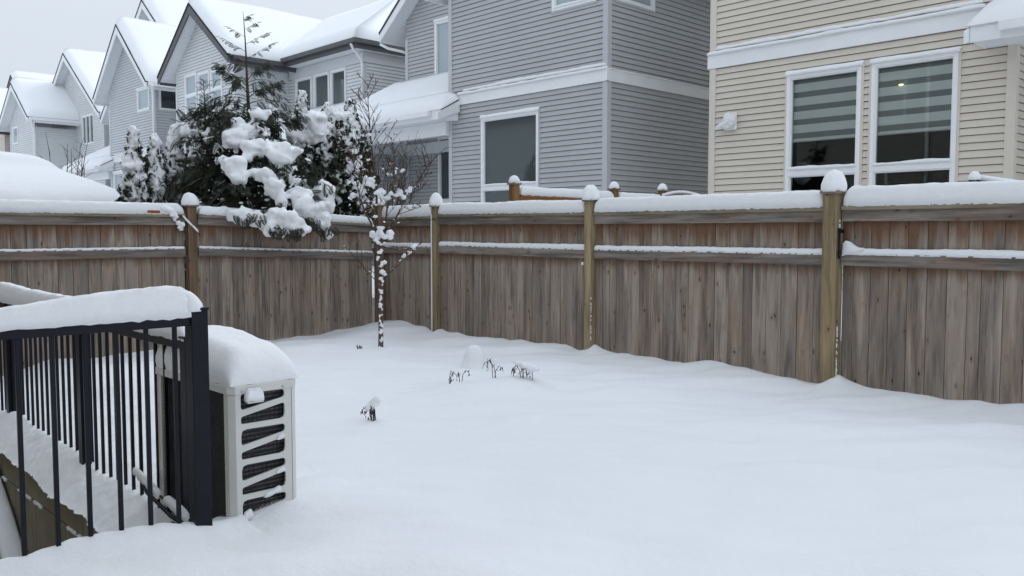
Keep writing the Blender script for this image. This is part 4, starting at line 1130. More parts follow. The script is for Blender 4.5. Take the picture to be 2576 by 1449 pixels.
# ------------------------------------------------------------------ gazebo roof, lamp, small things beyond the fence
gz_ = thing('gazebo', (-13.2, 2.1, 0), 'low gazebo with two-tier roof buried in smooth snow behind the left fence', 'gazebo')
b = MB(); c0 = Vector((-13.6, 1.9, 0))
for (r_, z0, z1, zb_) in ((2.60, 1.42, 1.75, 1.40), (1.3, 1.70, 1.95, 1.6)):
    b.add([(c0.x+a*r_, c0.y+c_*r_, z0) for a, c_ in ((-1, -1), (1, -1), (1, 1), (-1, 1))]+[(c0.x, c0.y, z1)], [(0, 1, 4), (1, 2, 4), (2, 3, 4), (3, 0, 4), (3, 2, 1, 0)])
ro = b.build('roof', M['shingle'], gz_)
b = MB()
for a in (-1, 1):
    for c_ in (-1, 1): b.box(c0.x+a*2.3-.05, c0.x+a*2.3+.05, c0.y+c_*2.3-.05, c0.y+c_*2.3+.05, 0, 1.5)
b.build('post', M['dark_trim'], gz_)
b = MB(); n_ = 90; vs = []
for j in range(n_+1):
    for i in range(n_+1):
        u, v = i/n_*2-1, j/n_*2-1; r_ = 2.8
        m_ = (abs(u)**3.2+abs(v)**3.2)**(1/3.2)
        tab = ((0, 2.27), (.50, 2.265), (.58, 2.235), (.63, 2.17), (.665, 2.075), (.70, 2.03), (.80, 1.93), (.90, 1.80), (.96, 1.68), (.99, 1.55), (1.0, 1.42), (3, 1.42))
        for (ma, za_), (mb_, zb_) in zip(tab[:-1], tab[1:]):
            if ma <= m_ < mb_: k_ = (m_-ma)/(mb_-ma); z = za_+(zb_-za_)*k_
        z += .02*nz(u*2, v*2, 3)+.005*nz(u*7, v*7, 5)
        vs.append((c0.x+u*r_, c0.y+v*r_, z))
fs = []
for j in range(n_):
    for i in range(n_):
        u, v = (i+.5)/n_*2-1, (j+.5)/n_*2-1
        if (abs(u)**3.2+abs(v)**3.2)**(1/3.2) > 1.0: continue
        a = j*(n_+1)+i; fs.append((a, a+1, a+n_+2, a+n_+1))
b.add(vs, fs, .5); b.build('snow_cover', M['snow'], ro, True)

# lamp wrapped in a plastic bag on the beige wall
lp = thing('wall_lamp', (-7.72, 12.45, 3.05), 'outdoor wall lamp wrapped in a white plastic bag on the beige house', 'wall lamp')
b = MB(); b.box(-7.80, -7.62, 12.44, 12.478, 2.92, 3.20); o = b.build('mounting_plate', M['vinyl'], lp)
bv = o.modifiers.new('b', 'BEVEL'); bv.width = .01
V0, F0 = ico(4); V = V0.copy(); rng = random.Random(5)
for i in range(len(V)):
    p = Vector(V[i]); k = 1+.34*mnoise.noise(p*2.1+Vector((3, 1, 2)))+.20*mnoise.noise(p*5.2)+.08*abs(mnoise.noise(p*11))
    V[i] = (p.x*k*.115, p.y*k*.07, p.z*k*.13)
V[:, 0] += np.where(V[:, 2] < 0, -.25*np.abs(V[:, 2]), 0)
build_np('plastic_bag', V+np.array((-7.72, 12.39, 3.06)), F0, M['plastic_bag'], lp, smooth=False)
V = V0.copy()
for i in range(len(V)):
    p = Vector(V[i]); k = 1+.35*mnoise.noise(p*3+Vector((7, 1, 2))); V[i] = (p.x*k*.10, p.y*k*.04, p.z*k*.045+p.x*.04)
build_np('bag_tail', V+np.array((-7.87, 12.38, 2.99)), F0, M['plastic_bag'], lp)

bp = thing('deck_railing', (-3.0, 9.5, .3), 'black deck railing post and rail capped with snow, behind the right fence', 'railing')
b = MB(); b.box(-3.085, -3.0, 9.46, 9.54, .3, 1.775); b.build('post', M['black_metal'], bp)
b = MB(); b.box(-3.06, -3.02, 9.54, 12.3, 1.64, 1.70); b.box(-3.0, .5, 9.48, 9.52, 1.60, 1.64); b.build('top_rail', M['black_metal'], bp)
b = MB(); snow_dome(b, (-3.043, 9.50, 1.77), .058, .085, 2, pw=.9)
# rail dropping to the right, snow on it
b.tube([(-3.04, 9.5, 1.80), (-2.8, 9.6, 1.74), (-2.35, 9.75, 1.66), (-1.9, 9.9, 1.60)], [.025, .035, .03, .02], 8)
b.build('snow_cap', M['snow'], bp, True)

hp2 = MB(); pts = [at(1665+95*i/12, 494-9*math.sin(math.pi*i/12), 11.2) for i in range(13)]
hp2.tube(pts, .012, 8); o = hp2.build('garden_hoop', plain('faded_pink_plastic', (.45, .30, .30), .5), None, True); tag(o, 'thin pinkish garden hoop topped with snow, just above the back fence', 'hoop')
b = MB()
for a, c_ in zip(pts[:-1], pts[1:]): snow_strip(b, a+Vector((0, 0, .010)), c_+Vector((0, 0, .010)), .03, .025, 1, .03, .01, .1)
b.build('snow_ledge', M['snow'], o, True)

# ------------------------------------------------------------------ evergreens
def spray_template():
    q = []
    def leaf(x, y, ang, l, w):
        d = np.array((math.sin(ang), math.cos(ang), 0)); p = np.array((d[1], -d[0], 0)); b0 = np.array((x, y, 0.))
        q.append([b0-p*w*.4, b0+d*l*.5-p*w, b0+d*l, b0+d*l*.5+p*w])
    leaf(0, 0, 0, 1.0, .05)
    for y, l in ((.15, .42), (.33, .46), (.5, .40), (.66, .30), (.82, .2)):
        for s in (-1, 1): leaf(0, y, s*.75, l, .065)
    V = np.array(q).reshape(-1, 3); V[:, 2] = -.18*V[:, 1]**2+.05*np.abs(V[:, 0])
    F = np.arange(len(V)).reshape(-1, 4); return V, F
def frond_template():
    """flat hanging cedar frond: curved stem with side pinnae and their leaflets"""
    q = []
    def leaf(b0, d, l, w):
        d = d/np.linalg.norm(d); p = np.array((d[1], -d[0], 0)); 
        q.append([b0-p*w*.5, b0+d*l*.45-p*w, b0+d*l, b0+d*l*.45+p*w])
    leaf(np.array((0., 0, 0)), np.array((0., 1, 0)), 1.0, .012)
    for i in range(9):
        y = .08+i*.10; L = .40*(1-(i/9.5)**1.6)+.05
        for s in (-1, 1):
            d = np.array((s*math.sin(.95), math.cos(.95), 0)); b0 = np.array((0, y, 0.))
            leaf(b0, d, L, .020)
            for k in range(3):
                bb = b0+d*L*(.25+.25*k)
                for s2 in (-1, 1):
                    a = s*.95+s2*.6; leaf(bb, np.array((math.sin(a), math.cos(a), 0)), .10*(1-.2*k)+.02, .019)
    V = np.array(q).reshape(-1, 3); V[:, 2] = -.28*V[:, 1]**2-.16*np.abs(V[:, 0])**1.3
    return V, np.arange(len(V)).reshape(-1, 4)
SPR = spray_template(); FRD = frond_template()
def instance(tmpl, items):
    """items: (pos, y-axis dir, normal, scale)"""
    V0, F0 = tmpl; n = len(items)
    pos = np.array([i[0] for i in items], float); y = np.array([i[1] for i in items], float); nn = np.array([i[2] for i in items], float); sc = np.array([i[3] for i in items], float)
    y /= np.linalg.norm(y, axis=1)[:, None]; nn -= y*np.sum(nn*y, 1)[:, None]; nn /= np.linalg.norm(nn, axis=1)[:, None]+1e-9
    x = np.cross(y, nn); Mx = np.stack([x, y, nn], 1)          # rows
    V = np.einsum('kj,nji->nki', V0, Mx)*sc[:, None, None]+pos[:, None, :]
    F = (F0[None]+(np.arange(n)*len(V0))[:, None, None]).reshape(-1, F0.shape[1])
    return V.reshape(-1, 3), F
def columnar(px, ptop, wpx, Y, label, seed, nsp=1500, nb=330, pbot=540, fat=1.0, zbase=.1, tip=.5, cat='tree', grp='snow-dusted columnar evergreens behind the left fence', snow=1.0, dark=False):
    rng = np.random.default_rng(seed); base = at(px, 588, Y); top = at(px, ptop, Y)
    x0, y0 = base.x, base.y; zt = top.z; Rr = wpx*Y/2154/2
    t = thing('arborvitae', (x0, y0, zbase), label, cat, grp)
    b = MB(); b.tube([(x0, y0, zbase-.1), (x0, y0, zbase+.6*(zt-zbase)), (x0, y0, zt-.12)], [.05, .03, .006], 6); b.build('trunk', M['bark'], t)
    H_ = zt-zbase
    def rad(f, a):
        lump = 1+.32*mnoise.noise(Vector((math.cos(a)*1.6, math.sin(a)*1.6, f*5.5+seed)))+.20*mnoise.noise(Vector((math.cos(a)*4, math.sin(a)*4, f*13+seed)))
        return Rr*max(.02, min(1, (1-f)/tip))**.95*lump*(.92 if f < .15 else 1)
    items = []
    fmin = .30
    for k in range(nsp):
        f = fmin+(1-fmin)*rng.random()**.85; a = rng.random()*2*math.pi; r_ = rad(f, a)*(.45+.55*rng.random()**.5)
        p = (x0+r_*math.cos(a), y0+r_*math.sin(a), zbase+f*H_-.05)
        out_ = np.array((math.cos(a), math.sin(a), 0)); up = np.array((0, 0, 1.))
        d = up*rng.uniform(.2, 1.1)+out_*rng.uniform(.2, .9)+rng.normal(0, .35, 3)
        items.append((p, d, np.cross(up, out_)+rng.normal(0, .7, 3), rng.uniform(.07, .16)*(.5+.5*min(1, (1-f)/.35))))
    for k in range(12): items.append(((x0+rng.normal(0, .015), y0+rng.normal(0, .015), zt-.30+.22*rng.random()), (rng.normal(0, .35), rng.normal(0, .35), 1), rng.normal(0, 1, 3), rng.uniform(.06, .10)))
    V, F = instance(SPR, items); nl = len(SPR[1])
    tint = np.repeat(rng.random(len(items)), nl)
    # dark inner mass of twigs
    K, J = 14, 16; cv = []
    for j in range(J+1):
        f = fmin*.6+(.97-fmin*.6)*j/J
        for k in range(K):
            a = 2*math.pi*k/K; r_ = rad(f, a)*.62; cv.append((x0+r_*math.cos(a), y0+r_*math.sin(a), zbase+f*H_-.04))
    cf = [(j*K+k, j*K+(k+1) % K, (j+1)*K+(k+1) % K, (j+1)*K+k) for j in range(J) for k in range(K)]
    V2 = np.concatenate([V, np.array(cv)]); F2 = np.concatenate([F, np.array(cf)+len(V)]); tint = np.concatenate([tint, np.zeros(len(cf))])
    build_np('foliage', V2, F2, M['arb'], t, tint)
    sn = []; towards = -FWD; du = []
    for k in range(int(nsp*.6*snow**2)):
        f = fmin+(1-fmin)*rng.random()**.9; a = rng.random()*2*math.pi; r_ = rad(f, a)*rng.uniform(.85, 1.05)
        out_ = np.array((math.cos(a), math.sin(a), 0)); p = (x0+r_*math.cos(a), y0+r_*math.sin(a), zbase+f*H_-.03)
        du.append((p, out_*rng.uniform(.4, 1)+np.array((0, 0, 1.))*rng.uniform(-.2, .6)+rng.normal(0, .3, 3), np.array((0, 0, 1.))+out_*.5+rng.normal(0, .25, 3), rng.uniform(.04, .085)))
    V, F = instance(SPR, du); V = V.reshape(len(du), -1, 3); build_np('snow_dust', V.reshape(-1, 3), F, M['snow'], t)
    for k in range(int(nb*3.0*snow)):
        f = fmin+(1-fmin)*rng.random()**.9; a = rng.random()*2*math.pi
        if math.cos(a)*towards.x+math.sin(a)*towards.y < -.45: continue
        msk = mnoise.noise(Vector((math.cos(a)*2.2, math.sin(a)*2.2, f*9+seed*3)))
        if msk < -.17-.1*snow-.6*max(0, f-.75): continue
        r_ = rad(f, a)*rng.uniform(.86, 1.06); s_ = rng.uniform(.016, .044)*(1+.9*max(0, msk))*(1.5 if rng.random() < .12 else 1)*snow
        p = (x0+r_*math.cos(a), y0+r_*math.sin(a), zbase+f*H_)
        tilt = Matrix.Rotation(a, 4, 'Z') @ Matrix.Rotation(R(rng.uniform(25, 65)), 4, 'Y')
        sn.append((p, (s_*rng.uniform(.8, 2.0), s_*rng.uniform(.7, 1.3), s_*.75), tilt))
    sn.append(((x0, y0, zt-.05), (.022, .022, .06)))
    blobs('snow_load', sn, t, .016, None, .35, ICO1, True, seed, (.035, .022))
    return t
random.seed(5)
columnar(343, 322, 62, 10.0, 'narrow columnar evergreen at the left end of the evergreen row', 11, 1200, 420)
columnar(395, 342, 70, 10.15, 'second columnar evergreen from the left end of the row, shorter and lumpy', 12, 1300, 430)
columnar(447, 318, 80, 10.45, 'third columnar evergreen from the left, leaning against the loose cedar', 13, 1500, 460)
columnar(505, 276, 80, 10.9, 'taller columnar evergreen just left of the loose cedar', 14, 1500, 420)
columnar(690, 268, 74, 11.5, 'columnar evergreen peeping out right behind the loose cedar', 15, 1300, 360)
columnar(766, 232, 72, 11.7, 'pointed columnar evergreen with the highest tip right of the cedar', 16, 1700, 430, tip=.42, snow=.85)
columnar(826, 262, 84, 11.9, 'broad columnar evergreen with a white snow hood right of the pointed one', 17, 2000, 520, tip=.22, snow=.85)
columnar(884, 250, 86, 11.75, 'dark columnar evergreen at the right end of the row beside the bare sapling', 18, 2600, 700, tip=.30, snow=.72)

columnar(-640, 200, 420, 17.7, 'dark evergreen left of the picture, seen only as a reflection in the tall grey-house window', 19, 1500, 120, zbase=0, tip=.8, grp=None, dark=True)
# loose cedar with drooping branches and heavy snow
cd = thing('cedar_tree', tuple(at(625, 588, 10.85).xy)+(.1,), 'tall loose cedar with bare-tipped leader and branches bent over the fence by snow', 'tree')
rng = np.random.default_rng(44)
YC = 10.7
lead = [at(628, 560, YC), at(630, 430, YC), at(628, 330, YC), at(624, 250, YC), at(621, 190, YC), at(618, 120, YC), at(614, 60, YC), at(611, 28, YC)]
b = MB(); b.tube([Vector((lead[0].x, lead[0].y, 0))]+lead, [.06, .05, .038, .028, .020, .014, .009, .005, .002], 7); b.build('trunk', M['bark'], cd, True)
fi = []; tw_ = MB()
def branch(p0, side, length, droop, rise, nf, sz, yj=0.):
    """a limb with hanging fronds"""
    d = (RGT*side[0]+FWD*side[1]).normalized(); pts = []; n_ = 7
    for i in range(n_+1):
        u = i/n_; pts.append(p0+d*(length*u)+Vector((0, 0, rise*u*length-droop*length*u*u)))
    tw_.tube(pts, [max(.002, .011*length*(1-.85*i/n_)) for i in range(n_+1)], 5)
    for k in range(nf):
        u = .15+.85*(k+rng.random())/nf; i = min(n_-1, int(u*n_)); fr = u*n_-i; p = pts[i].lerp(pts[i+1], fr); td = (pts[i+1]-pts[i]).normalized()
        sd_ = td.cross(Vector((0, 0, 1))).normalized()*(1 if k % 2 else -1)
        v = td*rng.uniform(.5, 1.0)+sd_*rng.uniform(.2, .9)+Vector((0, 0, -rng.uniform(.05, .9)))
        fi.append((p, v, Vector((0, 0, 1))*rng.uniform(.2, 1)+Vector(rng.normal(0, .45, 3)), sz*rng.uniform(.7, 1.15)*(1-.35*u)))
    fi.append((pts[-1], pts[-1]-pts[-2], Vector((0, 0, 1)), sz*.8))
# sparse fronds up the leader
up_ = [(612, 50, 1, .07), (614, 75, 1, .13), (615, 92, -1, .15), (617, 112, 1, .22), (618, 130, -1, .25), (619, 150, 1, .30), (620, 160, -1, .2)]
for px, py, sgn, L_ in up_:
    p = at(px, py, YC); branch(p, (sgn, rng.uniform(-.3, .3)), L_*1.15, .05, .60, 9, .085)
for py in range(172, 330, 9):
    px = 621+(py-172)*.03; L_ = .30+.42*((py-172)/150)*rng.uniform(.75, 1.1); sgn = 1 if (py//7) % 2 else -1
    if py < 200: L_ *= .9
    branch(at(px, py, YC), (sgn, rng.uniform(-.9, .9)), L_, .55, rng.uniform(.35, .75), int(4+L_*7), .15)
# the long limbs seen in the photograph: start px, end px
for (a, c_, yy, nf, sz) in (((622, 235), (545, 158), 10.6, 12, .16), ((626, 245), (712, 205), 10.7, 12, .18), ((624, 200), (680, 152), 10.6, 9, .13), ((628, 300), (470, 290), 10.5, 9, .17), ((628, 380), (445, 350), 10.2, 14, .22), ((628, 430), (440, 440), 10.0, 30, .26), ((628, 470), (430, 470), 9.9, 26, .24), ((630, 340), (745, 300), 10.8, 20, .22), ((632, 380), (800, 420), 10.4, 26, .24), ((630, 420), (830, 470), 10.2, 28, .24), ((630, 330), (560, 300), 10.2, 12, .2),
                            ((630, 450), (560, 520), 9.9, 24, .24), ((630, 470), (700, 520), 9.8, 26, .24), ((630, 480), (770, 560), 9.9, 28, .22), ((630, 490), (700, 575), 9.6, 26, .20), ((630, 490), (620, 560), 9.7, 18, .2), ((640, 480), (825, 585), 10.1, 24, .17)):
    p0 = at(a[0], a[1], YC); p1 = at(c_[0], c_[1], yy); mid = (p0+p1)/2+Vector((0, 0, .16*(p1-p0).length)); n_ = 9
    pts = [p0*(1-u)**2+mid*2*u*(1-u)+p1*u*u for u in [i/n_ for i in range(n_+1)]]; L_ = (p1-p0).length
    tw_.tube(pts, [max(.003, .013*L_*(1-.85*i/n_)) for i in range(n_+1)], 5)
    for k in range(nf*2):
        u = .12+.88*(k+rng.random())/(nf*2); i = min(n_-1, int(u*n_)); p = pts[i].lerp(pts[i+1], u*n_-i); td = (pts[i+1]-pts[i]).normalized(); sd_ = td.cross(Vector((0, 0, 1))).normalized()*(1 if k % 2 else -1)
        fi.append((p, td*rng.uniform(.4, 1)+sd_*rng.uniform(.1, .9)+Vector((0, 0, -rng.uniform(.1, 1.1))), Vector((0, 0, 1))*rng.uniform(.2, 1)+Vector(rng.normal(0, .5, 3)), sz*rng.uniform(.6, 1.15)*(1-.3*u)))
# bulk of the crown
for k in range(620):
    z = rng.uniform(0, 1); py = 300+z*235; half = 32+135*min(1, z*1.15)
    px = 615+rng.uniform(-1, 1)*half*(1 if rng.random() < .8 else .6); yy = YC+rng.uniform(-.55, .6)*(.4+z)
    p = at(px, py, yy); o_ = Vector((p.x-lead[0].x, p.y-lead[0].y, 0)); o_ = o_.normalized() if o_.length > .01 else Vector((1, 0, 0))
    fi.append((p, o_*rng.uniform(.3, 1)+Vector((0, 0, -rng.uniform(-.3, .9)))+Vector(rng.normal(0, .3, 3)), Vector((0, 0, 1))*.6+Vector(rng.normal(0, .5, 3)), rng.uniform(.16, .30)))
V, F = instance(FRD, fi); tint = np.repeat(rng.random(len(fi)), len(FRD[1]))
build_np('foliage', V, F, M['cedar'], cd, tint)
tw_.build('limb', M['bark'], cd, True)
it = []
for k in range(520):
    z = rng.random(); py = 300+z*240; half = 40+160*min(1, z*1.2); px = 612+rng.uniform(-1, 1)*half
    if 430 < px < 545 and 370 < py < 500: continue
    it.append((at(px, py, YC-.2+rng.uniform(-.45, .3)*(.4+z)), Vector((rng.normal(0, 1), rng.normal(0, 1), -rng.random())), Vector((0, 0, 1))+Vector(rng.normal(0, .3, 3)), rng.uniform(.08, .16)))
V, F = instance(FRD, it); build_np('snow_dust', V, F, M['snow'], cd)
# inner shade mass: short dark sprays close to the stem
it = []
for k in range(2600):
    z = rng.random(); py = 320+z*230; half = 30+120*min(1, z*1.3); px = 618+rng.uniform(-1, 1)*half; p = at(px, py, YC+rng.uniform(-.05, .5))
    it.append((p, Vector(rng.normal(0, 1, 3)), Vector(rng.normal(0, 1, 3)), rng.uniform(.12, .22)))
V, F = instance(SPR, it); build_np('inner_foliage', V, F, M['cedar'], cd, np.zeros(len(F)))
# heavy snow loads: (px, py, half width px, half height px, distance)
loads = [(593, 346, 28, 26, 10.25), (590, 306, 18, 13, 10.3), (628, 330, 20, 15, 10.3), (652, 285, 24, 12, 10.4), (645, 372, 20, 26, 10.1), (623, 365, 16, 16, 10.1), (697, 372, 38, 18, 9.9), (708, 395, 24, 24, 9.85), (735, 382, 20, 14, 9.95), (588, 420, 24, 26, 9.8), (600, 445, 22, 18, 9.75),
         (637, 432, 22, 12, 9.8), (668, 445, 22, 18, 9.75), (690, 470, 20, 24, 9.7), (706, 498, 15, 18, 9.68), (755, 488, 30, 17, 9.85), (768, 520, 26, 26, 9.8), (797, 530, 18, 26, 9.9), (812, 552, 17, 24, 9.95), (815, 480, 22, 24, 10.25), (822, 515, 16, 20, 10.2),
         (560, 532, 26, 14, 9.75), (603, 540, 34, 17, 9.6), (632, 548, 28, 20, 9.55), (690, 540, 24, 16, 9.55), (676, 570, 16, 22, 9.5), (702, 580, 14, 17, 9.48), (722, 545, 26, 20, 9.5), (738, 568, 26, 20, 9.5), (760, 575, 16, 14, 9.55), (825, 590, 12, 5, 9.9), (505, 530, 14, 12, 9.75), (660, 558, 16, 14, 9.55),
         (791, 300, 26, 20, 11.2), (800, 330, 22, 24, 11.2), (780, 340, 16, 20, 11.2), (845, 275, 20, 8, 11.3), (863, 290, 22, 10, 11.25), (622, 395, 12, 9, 10.0), (555, 400, 18, 9, 10.0), (520, 335, 20, 8, 10.3), (470, 330, 14, 6, 10.3), (742, 340, 20, 18, 11.2), (720, 430, 16, 12, 10.3), (740, 455, 14, 10, 10.2), (770, 415, 14, 16, 10.7)]
random.seed(8); sn = []
for (px, py, rx, ry, yy) in loads:
    rx *= 1.18; ry *= 1.15
    k = yy/2154
    nn = max(5, int(rx*ry/42))
    for i in range(nn):
        a = random.random()*2*math.pi; q = math.sqrt(random.random())*.60
        p = at(px+math.cos(a)*q*rx, py+math.sin(a)*q*ry, yy+random.uniform(-.05, .10)); s_ = .60*min(rx, ry)*k*random.uniform(.7, 1.15)
        sn.append((p, (s_*1.15, s_*1.15, s_*.9)))
    for i in range(max(3, nn)):                       # tongues of snow sagging along the drooping sprays
        a = random.uniform(-.9, .9); p = at(px+a*rx*.8, py+ry*random.uniform(.25, .75), yy+random.uniform(-.04, .05)); s_ = k*random.uniform(3.5, 8)
        sn.append((p, (s_, s_, s_*random.uniform(1.6, 3.2))))
    for i in range(nn):                                  # small crumbs round the rim
        a = random.random()*2*math.pi; q = random.uniform(.75, 1.05)
        if math.sin(a) < -.5 and random.random() < .6: continue
        p = at(px+math.cos(a)*q*rx, py+math.sin(a)*q*ry, yy+random.uniform(-.02, .08)); s_ = k*random.uniform(2.5, 6.5)
        sn.append((p, (s_*1.1, s_*1.1, s_*random.uniform(.8, 2.2))))
for k in range(1100):
    z = random.random(); py = 300+z*240; half = 45+165*min(1, z*1.2); px = 612+random.uniform(-1, 1)*half; yy = YC+random.uniform(-.75, .1)*(.4+z); s_ = random.uniform(.007, .022)*(2 if random.random() < .06 else 1)
    if 430 < px < 540 and 360 < py < 480 and random.random() < .7: continue
    sn.append((at(px, py, yy), (s_*1.5, s_*1.2, s_)))
blobs('snow_load', sn, cd, .017, None, .14, ICO2, True, 3, (.09, .030, 6))
# twigs hanging out of the snow over the fence
it = []
for (px, py, yy, n_) in ((600, 548, 9.50, 6), (640, 545, 9.45, 10), (700, 575, 9.40, 14), (735, 580, 9.42, 14), (780, 560, 9.7, 12), (815, 575, 9.85, 10), (520, 545, 9.65, 3), (690, 520, 9.6, 10), (775, 500, 9.75, 8), (600, 470, 9.65, 14), (700, 420, 9.75, 10)):
    for k in range(n_):
        p = at(px+random.uniform(-22, 22), py+random.uniform(-10, 10), yy)
        it.append((p, Vector((random.uniform(-.6, .6), random.uniform(-.6, .6), -random.uniform(.3, 1))), -FWD+Vector((random.uniform(-.4, .4), random.uniform(-.4, .4), .3)), random.uniform(.07, .13)))
V, F = instance(FRD, it); build_np('foliage', V, F, M['cedar'], cd, np.random.default_rng(1).random(len(F)))

# slim leafless leader of a young cedar at the left of the row
yc = thing('cedar_sapling', tuple(at(513, 588, 10.4).xy)+(.1,), 'thin sparse cedar top with bare side twigs in front of the pale house windows', 'tree')
b = MB(); pts = [at(516, 330, 10.4), at(516, 280, 10.4), at(514, 240, 10.4), at(511, 198, 10.4)]; b.tube([Vector((pts[0].x, pts[0].y, 0))]+pts, [.03, .012, .009, .006, .002], 5)
for k in range(22):
    py = 205+k*5.4; sgn = 1 if k % 2 else -1; p = at(511+(py-200)*.05, py, 10.4); L_ = .05+.22*(k/22)*random.uniform(.6, 1.2)
    e_ = p+RGT*sgn*L_+FWD*random.uniform(-.1, .1)+Vector((0, 0, L_*random.uniform(.2, .8))); b.tube([p, (p+e_)/2+Vector((0, 0, .02)), e_], [.004, .003, .0015], 4)
    for q in range(3):
        s0_ = p.lerp(e_, .3+.25*q); b.tube([s0_, s0_+RGT*sgn*.04+Vector((0, 0, random.uniform(-.03, .05)))], [.003, .001], 4)
b.build('stem', M['bark'], yc)
it = []
for k in range(60):
    t_ = random.random(); p = at(516+random.uniform(-1, 1)*(8+75*t_), 262+62*t_, 10.35); it.append((p, Vector((random.uniform(-1, 1), random.uniform(-1, 1), random.uniform(-.5, .8))), Vector((random.gauss(0, 1), random.gauss(0, 1), 1)), random.uniform(.10, .20)))
V, F = instance(FRD, it); build_np('foliage', V, F, M['cedar'], yc, np.random.default_rng(1).random(len(F)))

# ------------------------------------------------------------------ young maple in the yard
YM = 8.84
mp = thing('young_maple', (-7.24, 5.10, 0), 'slender bare young tree with snow clinging to its trunk, standing before the fence corner', 'tree')
b = MB(); base = Vector((-7.24, 5.10, -.1))
tp = [base, at(958, 880, YM), at(958, 800, YM), at(957, 720, YM), at(955, 660, YM), at(955, 610, YM), at(952, 585, YM)]
b.tube(tp, [.030, .027, .024, .021, .019, .016, .014], 9); tr_ = b.build('trunk', M['bark_red'], mp, True)
rng2 = random.Random(6); tw_ = MB(); tips = []
def stem(pts, r0, r1, n_tw=10, tl=.25, dpt=0.):
    P_ = [at(x, y, YM+dpt*(i/(len(pts)-1))+.03*math.sin(i*2.1)) for i, (x, y) in enumerate(pts)]
    n_ = len(P_); tw_.tube(P_, [r0+(r1-r0)*i/(n_-1) for i in range(n_)], 6)
    tips.append(P_)
    for k in range(n_tw):
        u = rng2.uniform(.25, 1)*(n_-1); i = min(n_-2, int(u)); p = P_[i].lerp(P_[i+1], u-i); d = (P_[i+1]-P_[i]).normalized()
        sd_ = (RGT*rng2.choice((-1, 1))*rng2.uniform(.3, 1)+FWD*rng2.uniform(-.6, .6)); v = (d*rng2.uniform(.5, 1)+sd_*.8).normalized(); L_ = tl*rng2.uniform(.4, 1.3)
        q = [p, p+v*L_*.5+Vector((0, 0, .02)), p+v*L_+Vector((0, 0, rng2.uniform(-.02, .08)))]; tw_.tube(q, [.0036, .0026, .0014], 4)
        for m_ in range(2):
            s0_ = q[0].lerp(q[2], rng2.uniform(.4, .9)); v2 = (v+RGT*rng2.uniform(-1, 1)+Vector((0, 0, rng2.uniform(-.2, .8)))).normalized(); tw_.tube([s0_, s0_+v2*L_*.4], [.003, .0015], 4)
    return P_
stem([(952, 590), (948, 540), (947, 485), (942, 430), (936, 380), (931, 330), (929, 300), (926, 260), (925, 212)], .014, .003, 26, .22)
stem([(952, 590), (935, 565), (920, 535), (907, 504), (900, 470), (894, 440), (888, 400), (884, 380)], .011, .003, 18, .24, -.2)
stem([(953, 600), (945, 560), (935, 520), (925, 480), (912, 440), (905, 400)], .009, .003, 16, .25, .15)
stem([(957, 600), (969, 574), (972, 540), (975, 513), (985, 492), (994, 476), (995, 440), (996, 412)], .012, .003, 18, .25, -.1)
stem([(960, 605), (983, 569), (1000, 540), (1013, 513), (1022, 494), (1033, 476), (1061, 441), (1085, 398)], .010, .0022, 20, .22, .1)
stem([(1033, 478), (1052, 470), (1072, 440)], .005, .002, 8, .14, .1)
stem([(962, 620), (985, 625), (1010, 630), (1040, 622), (1062, 612)], .006, .002, 4, .10, .0)
stem([(957, 705), (985, 682), (1015, 655), (1045, 625)], .007, .002, 4, .1, -.2)
stem([(955, 715), (930, 690), (900, 655), (868, 620)], .005, .0015, 6, .12, .2)
stem([(956, 690), (940, 685), (928, 678)], .005, .002, 2, .1, .0)
stem([(1000, 540), (1030, 530), (1060, 520)], .004, .002, 5, .12, -.1)
# fine upright twigs fanning over the porch behind
for k in range(8):
    x0_ = rng2.uniform(935, 1010); y0_ = rng2.uniform(440, 520); x1_ = x0_+rng2.uniform(-30, 95); y1_ = y0_-rng2.uniform(60, 160)
    stem([(x0_, y0_), ((x0_+x1_)/2-4, (y0_+y1_)/2), (x1_, y1_)], .0034, .0013, 3, .10, rng2.uniform(-.3, .5))
tw_.build('branch', M['twig'], mp)
lf = MB()
for k in range(46):
    P_ = rng2.choice(tips); p = P_[-1]+Vector((rng2.gauss(0, .05), rng2.gauss(0, .05), rng2.gauss(0, .06)-.02)); a = rng2.uniform(.008, .016)
    u = Vector((rng2.gauss(0, 1), rng2.gauss(0, 1), rng2.gauss(0, 1))).normalized()*a; v = Vector((rng2.gauss(0, .5), rng2.gauss(0, .5), -1)).normalized()*a*2
    lf.add([p, p+u+v*.5, p+v, p-u+v*.4], [(0, 1, 2), (0, 2, 3)])
for cpx, cpy in ((1030, 552), (1092, 553)):
    c_ = at(cpx, cpy, YM)
    for a in range(-60, 240, 50):
        e_ = c_+RGT*.05*math.cos(R(a))+Vector((0, 0, .035*math.sin(R(a))-.012)); lf.tube([c_, (c_+e_)/2+Vector((0, 0, .008)), e_], [.004, .004, .001], 4)
lf.build('dry_leaf', M['dry'], mp)
sn = []
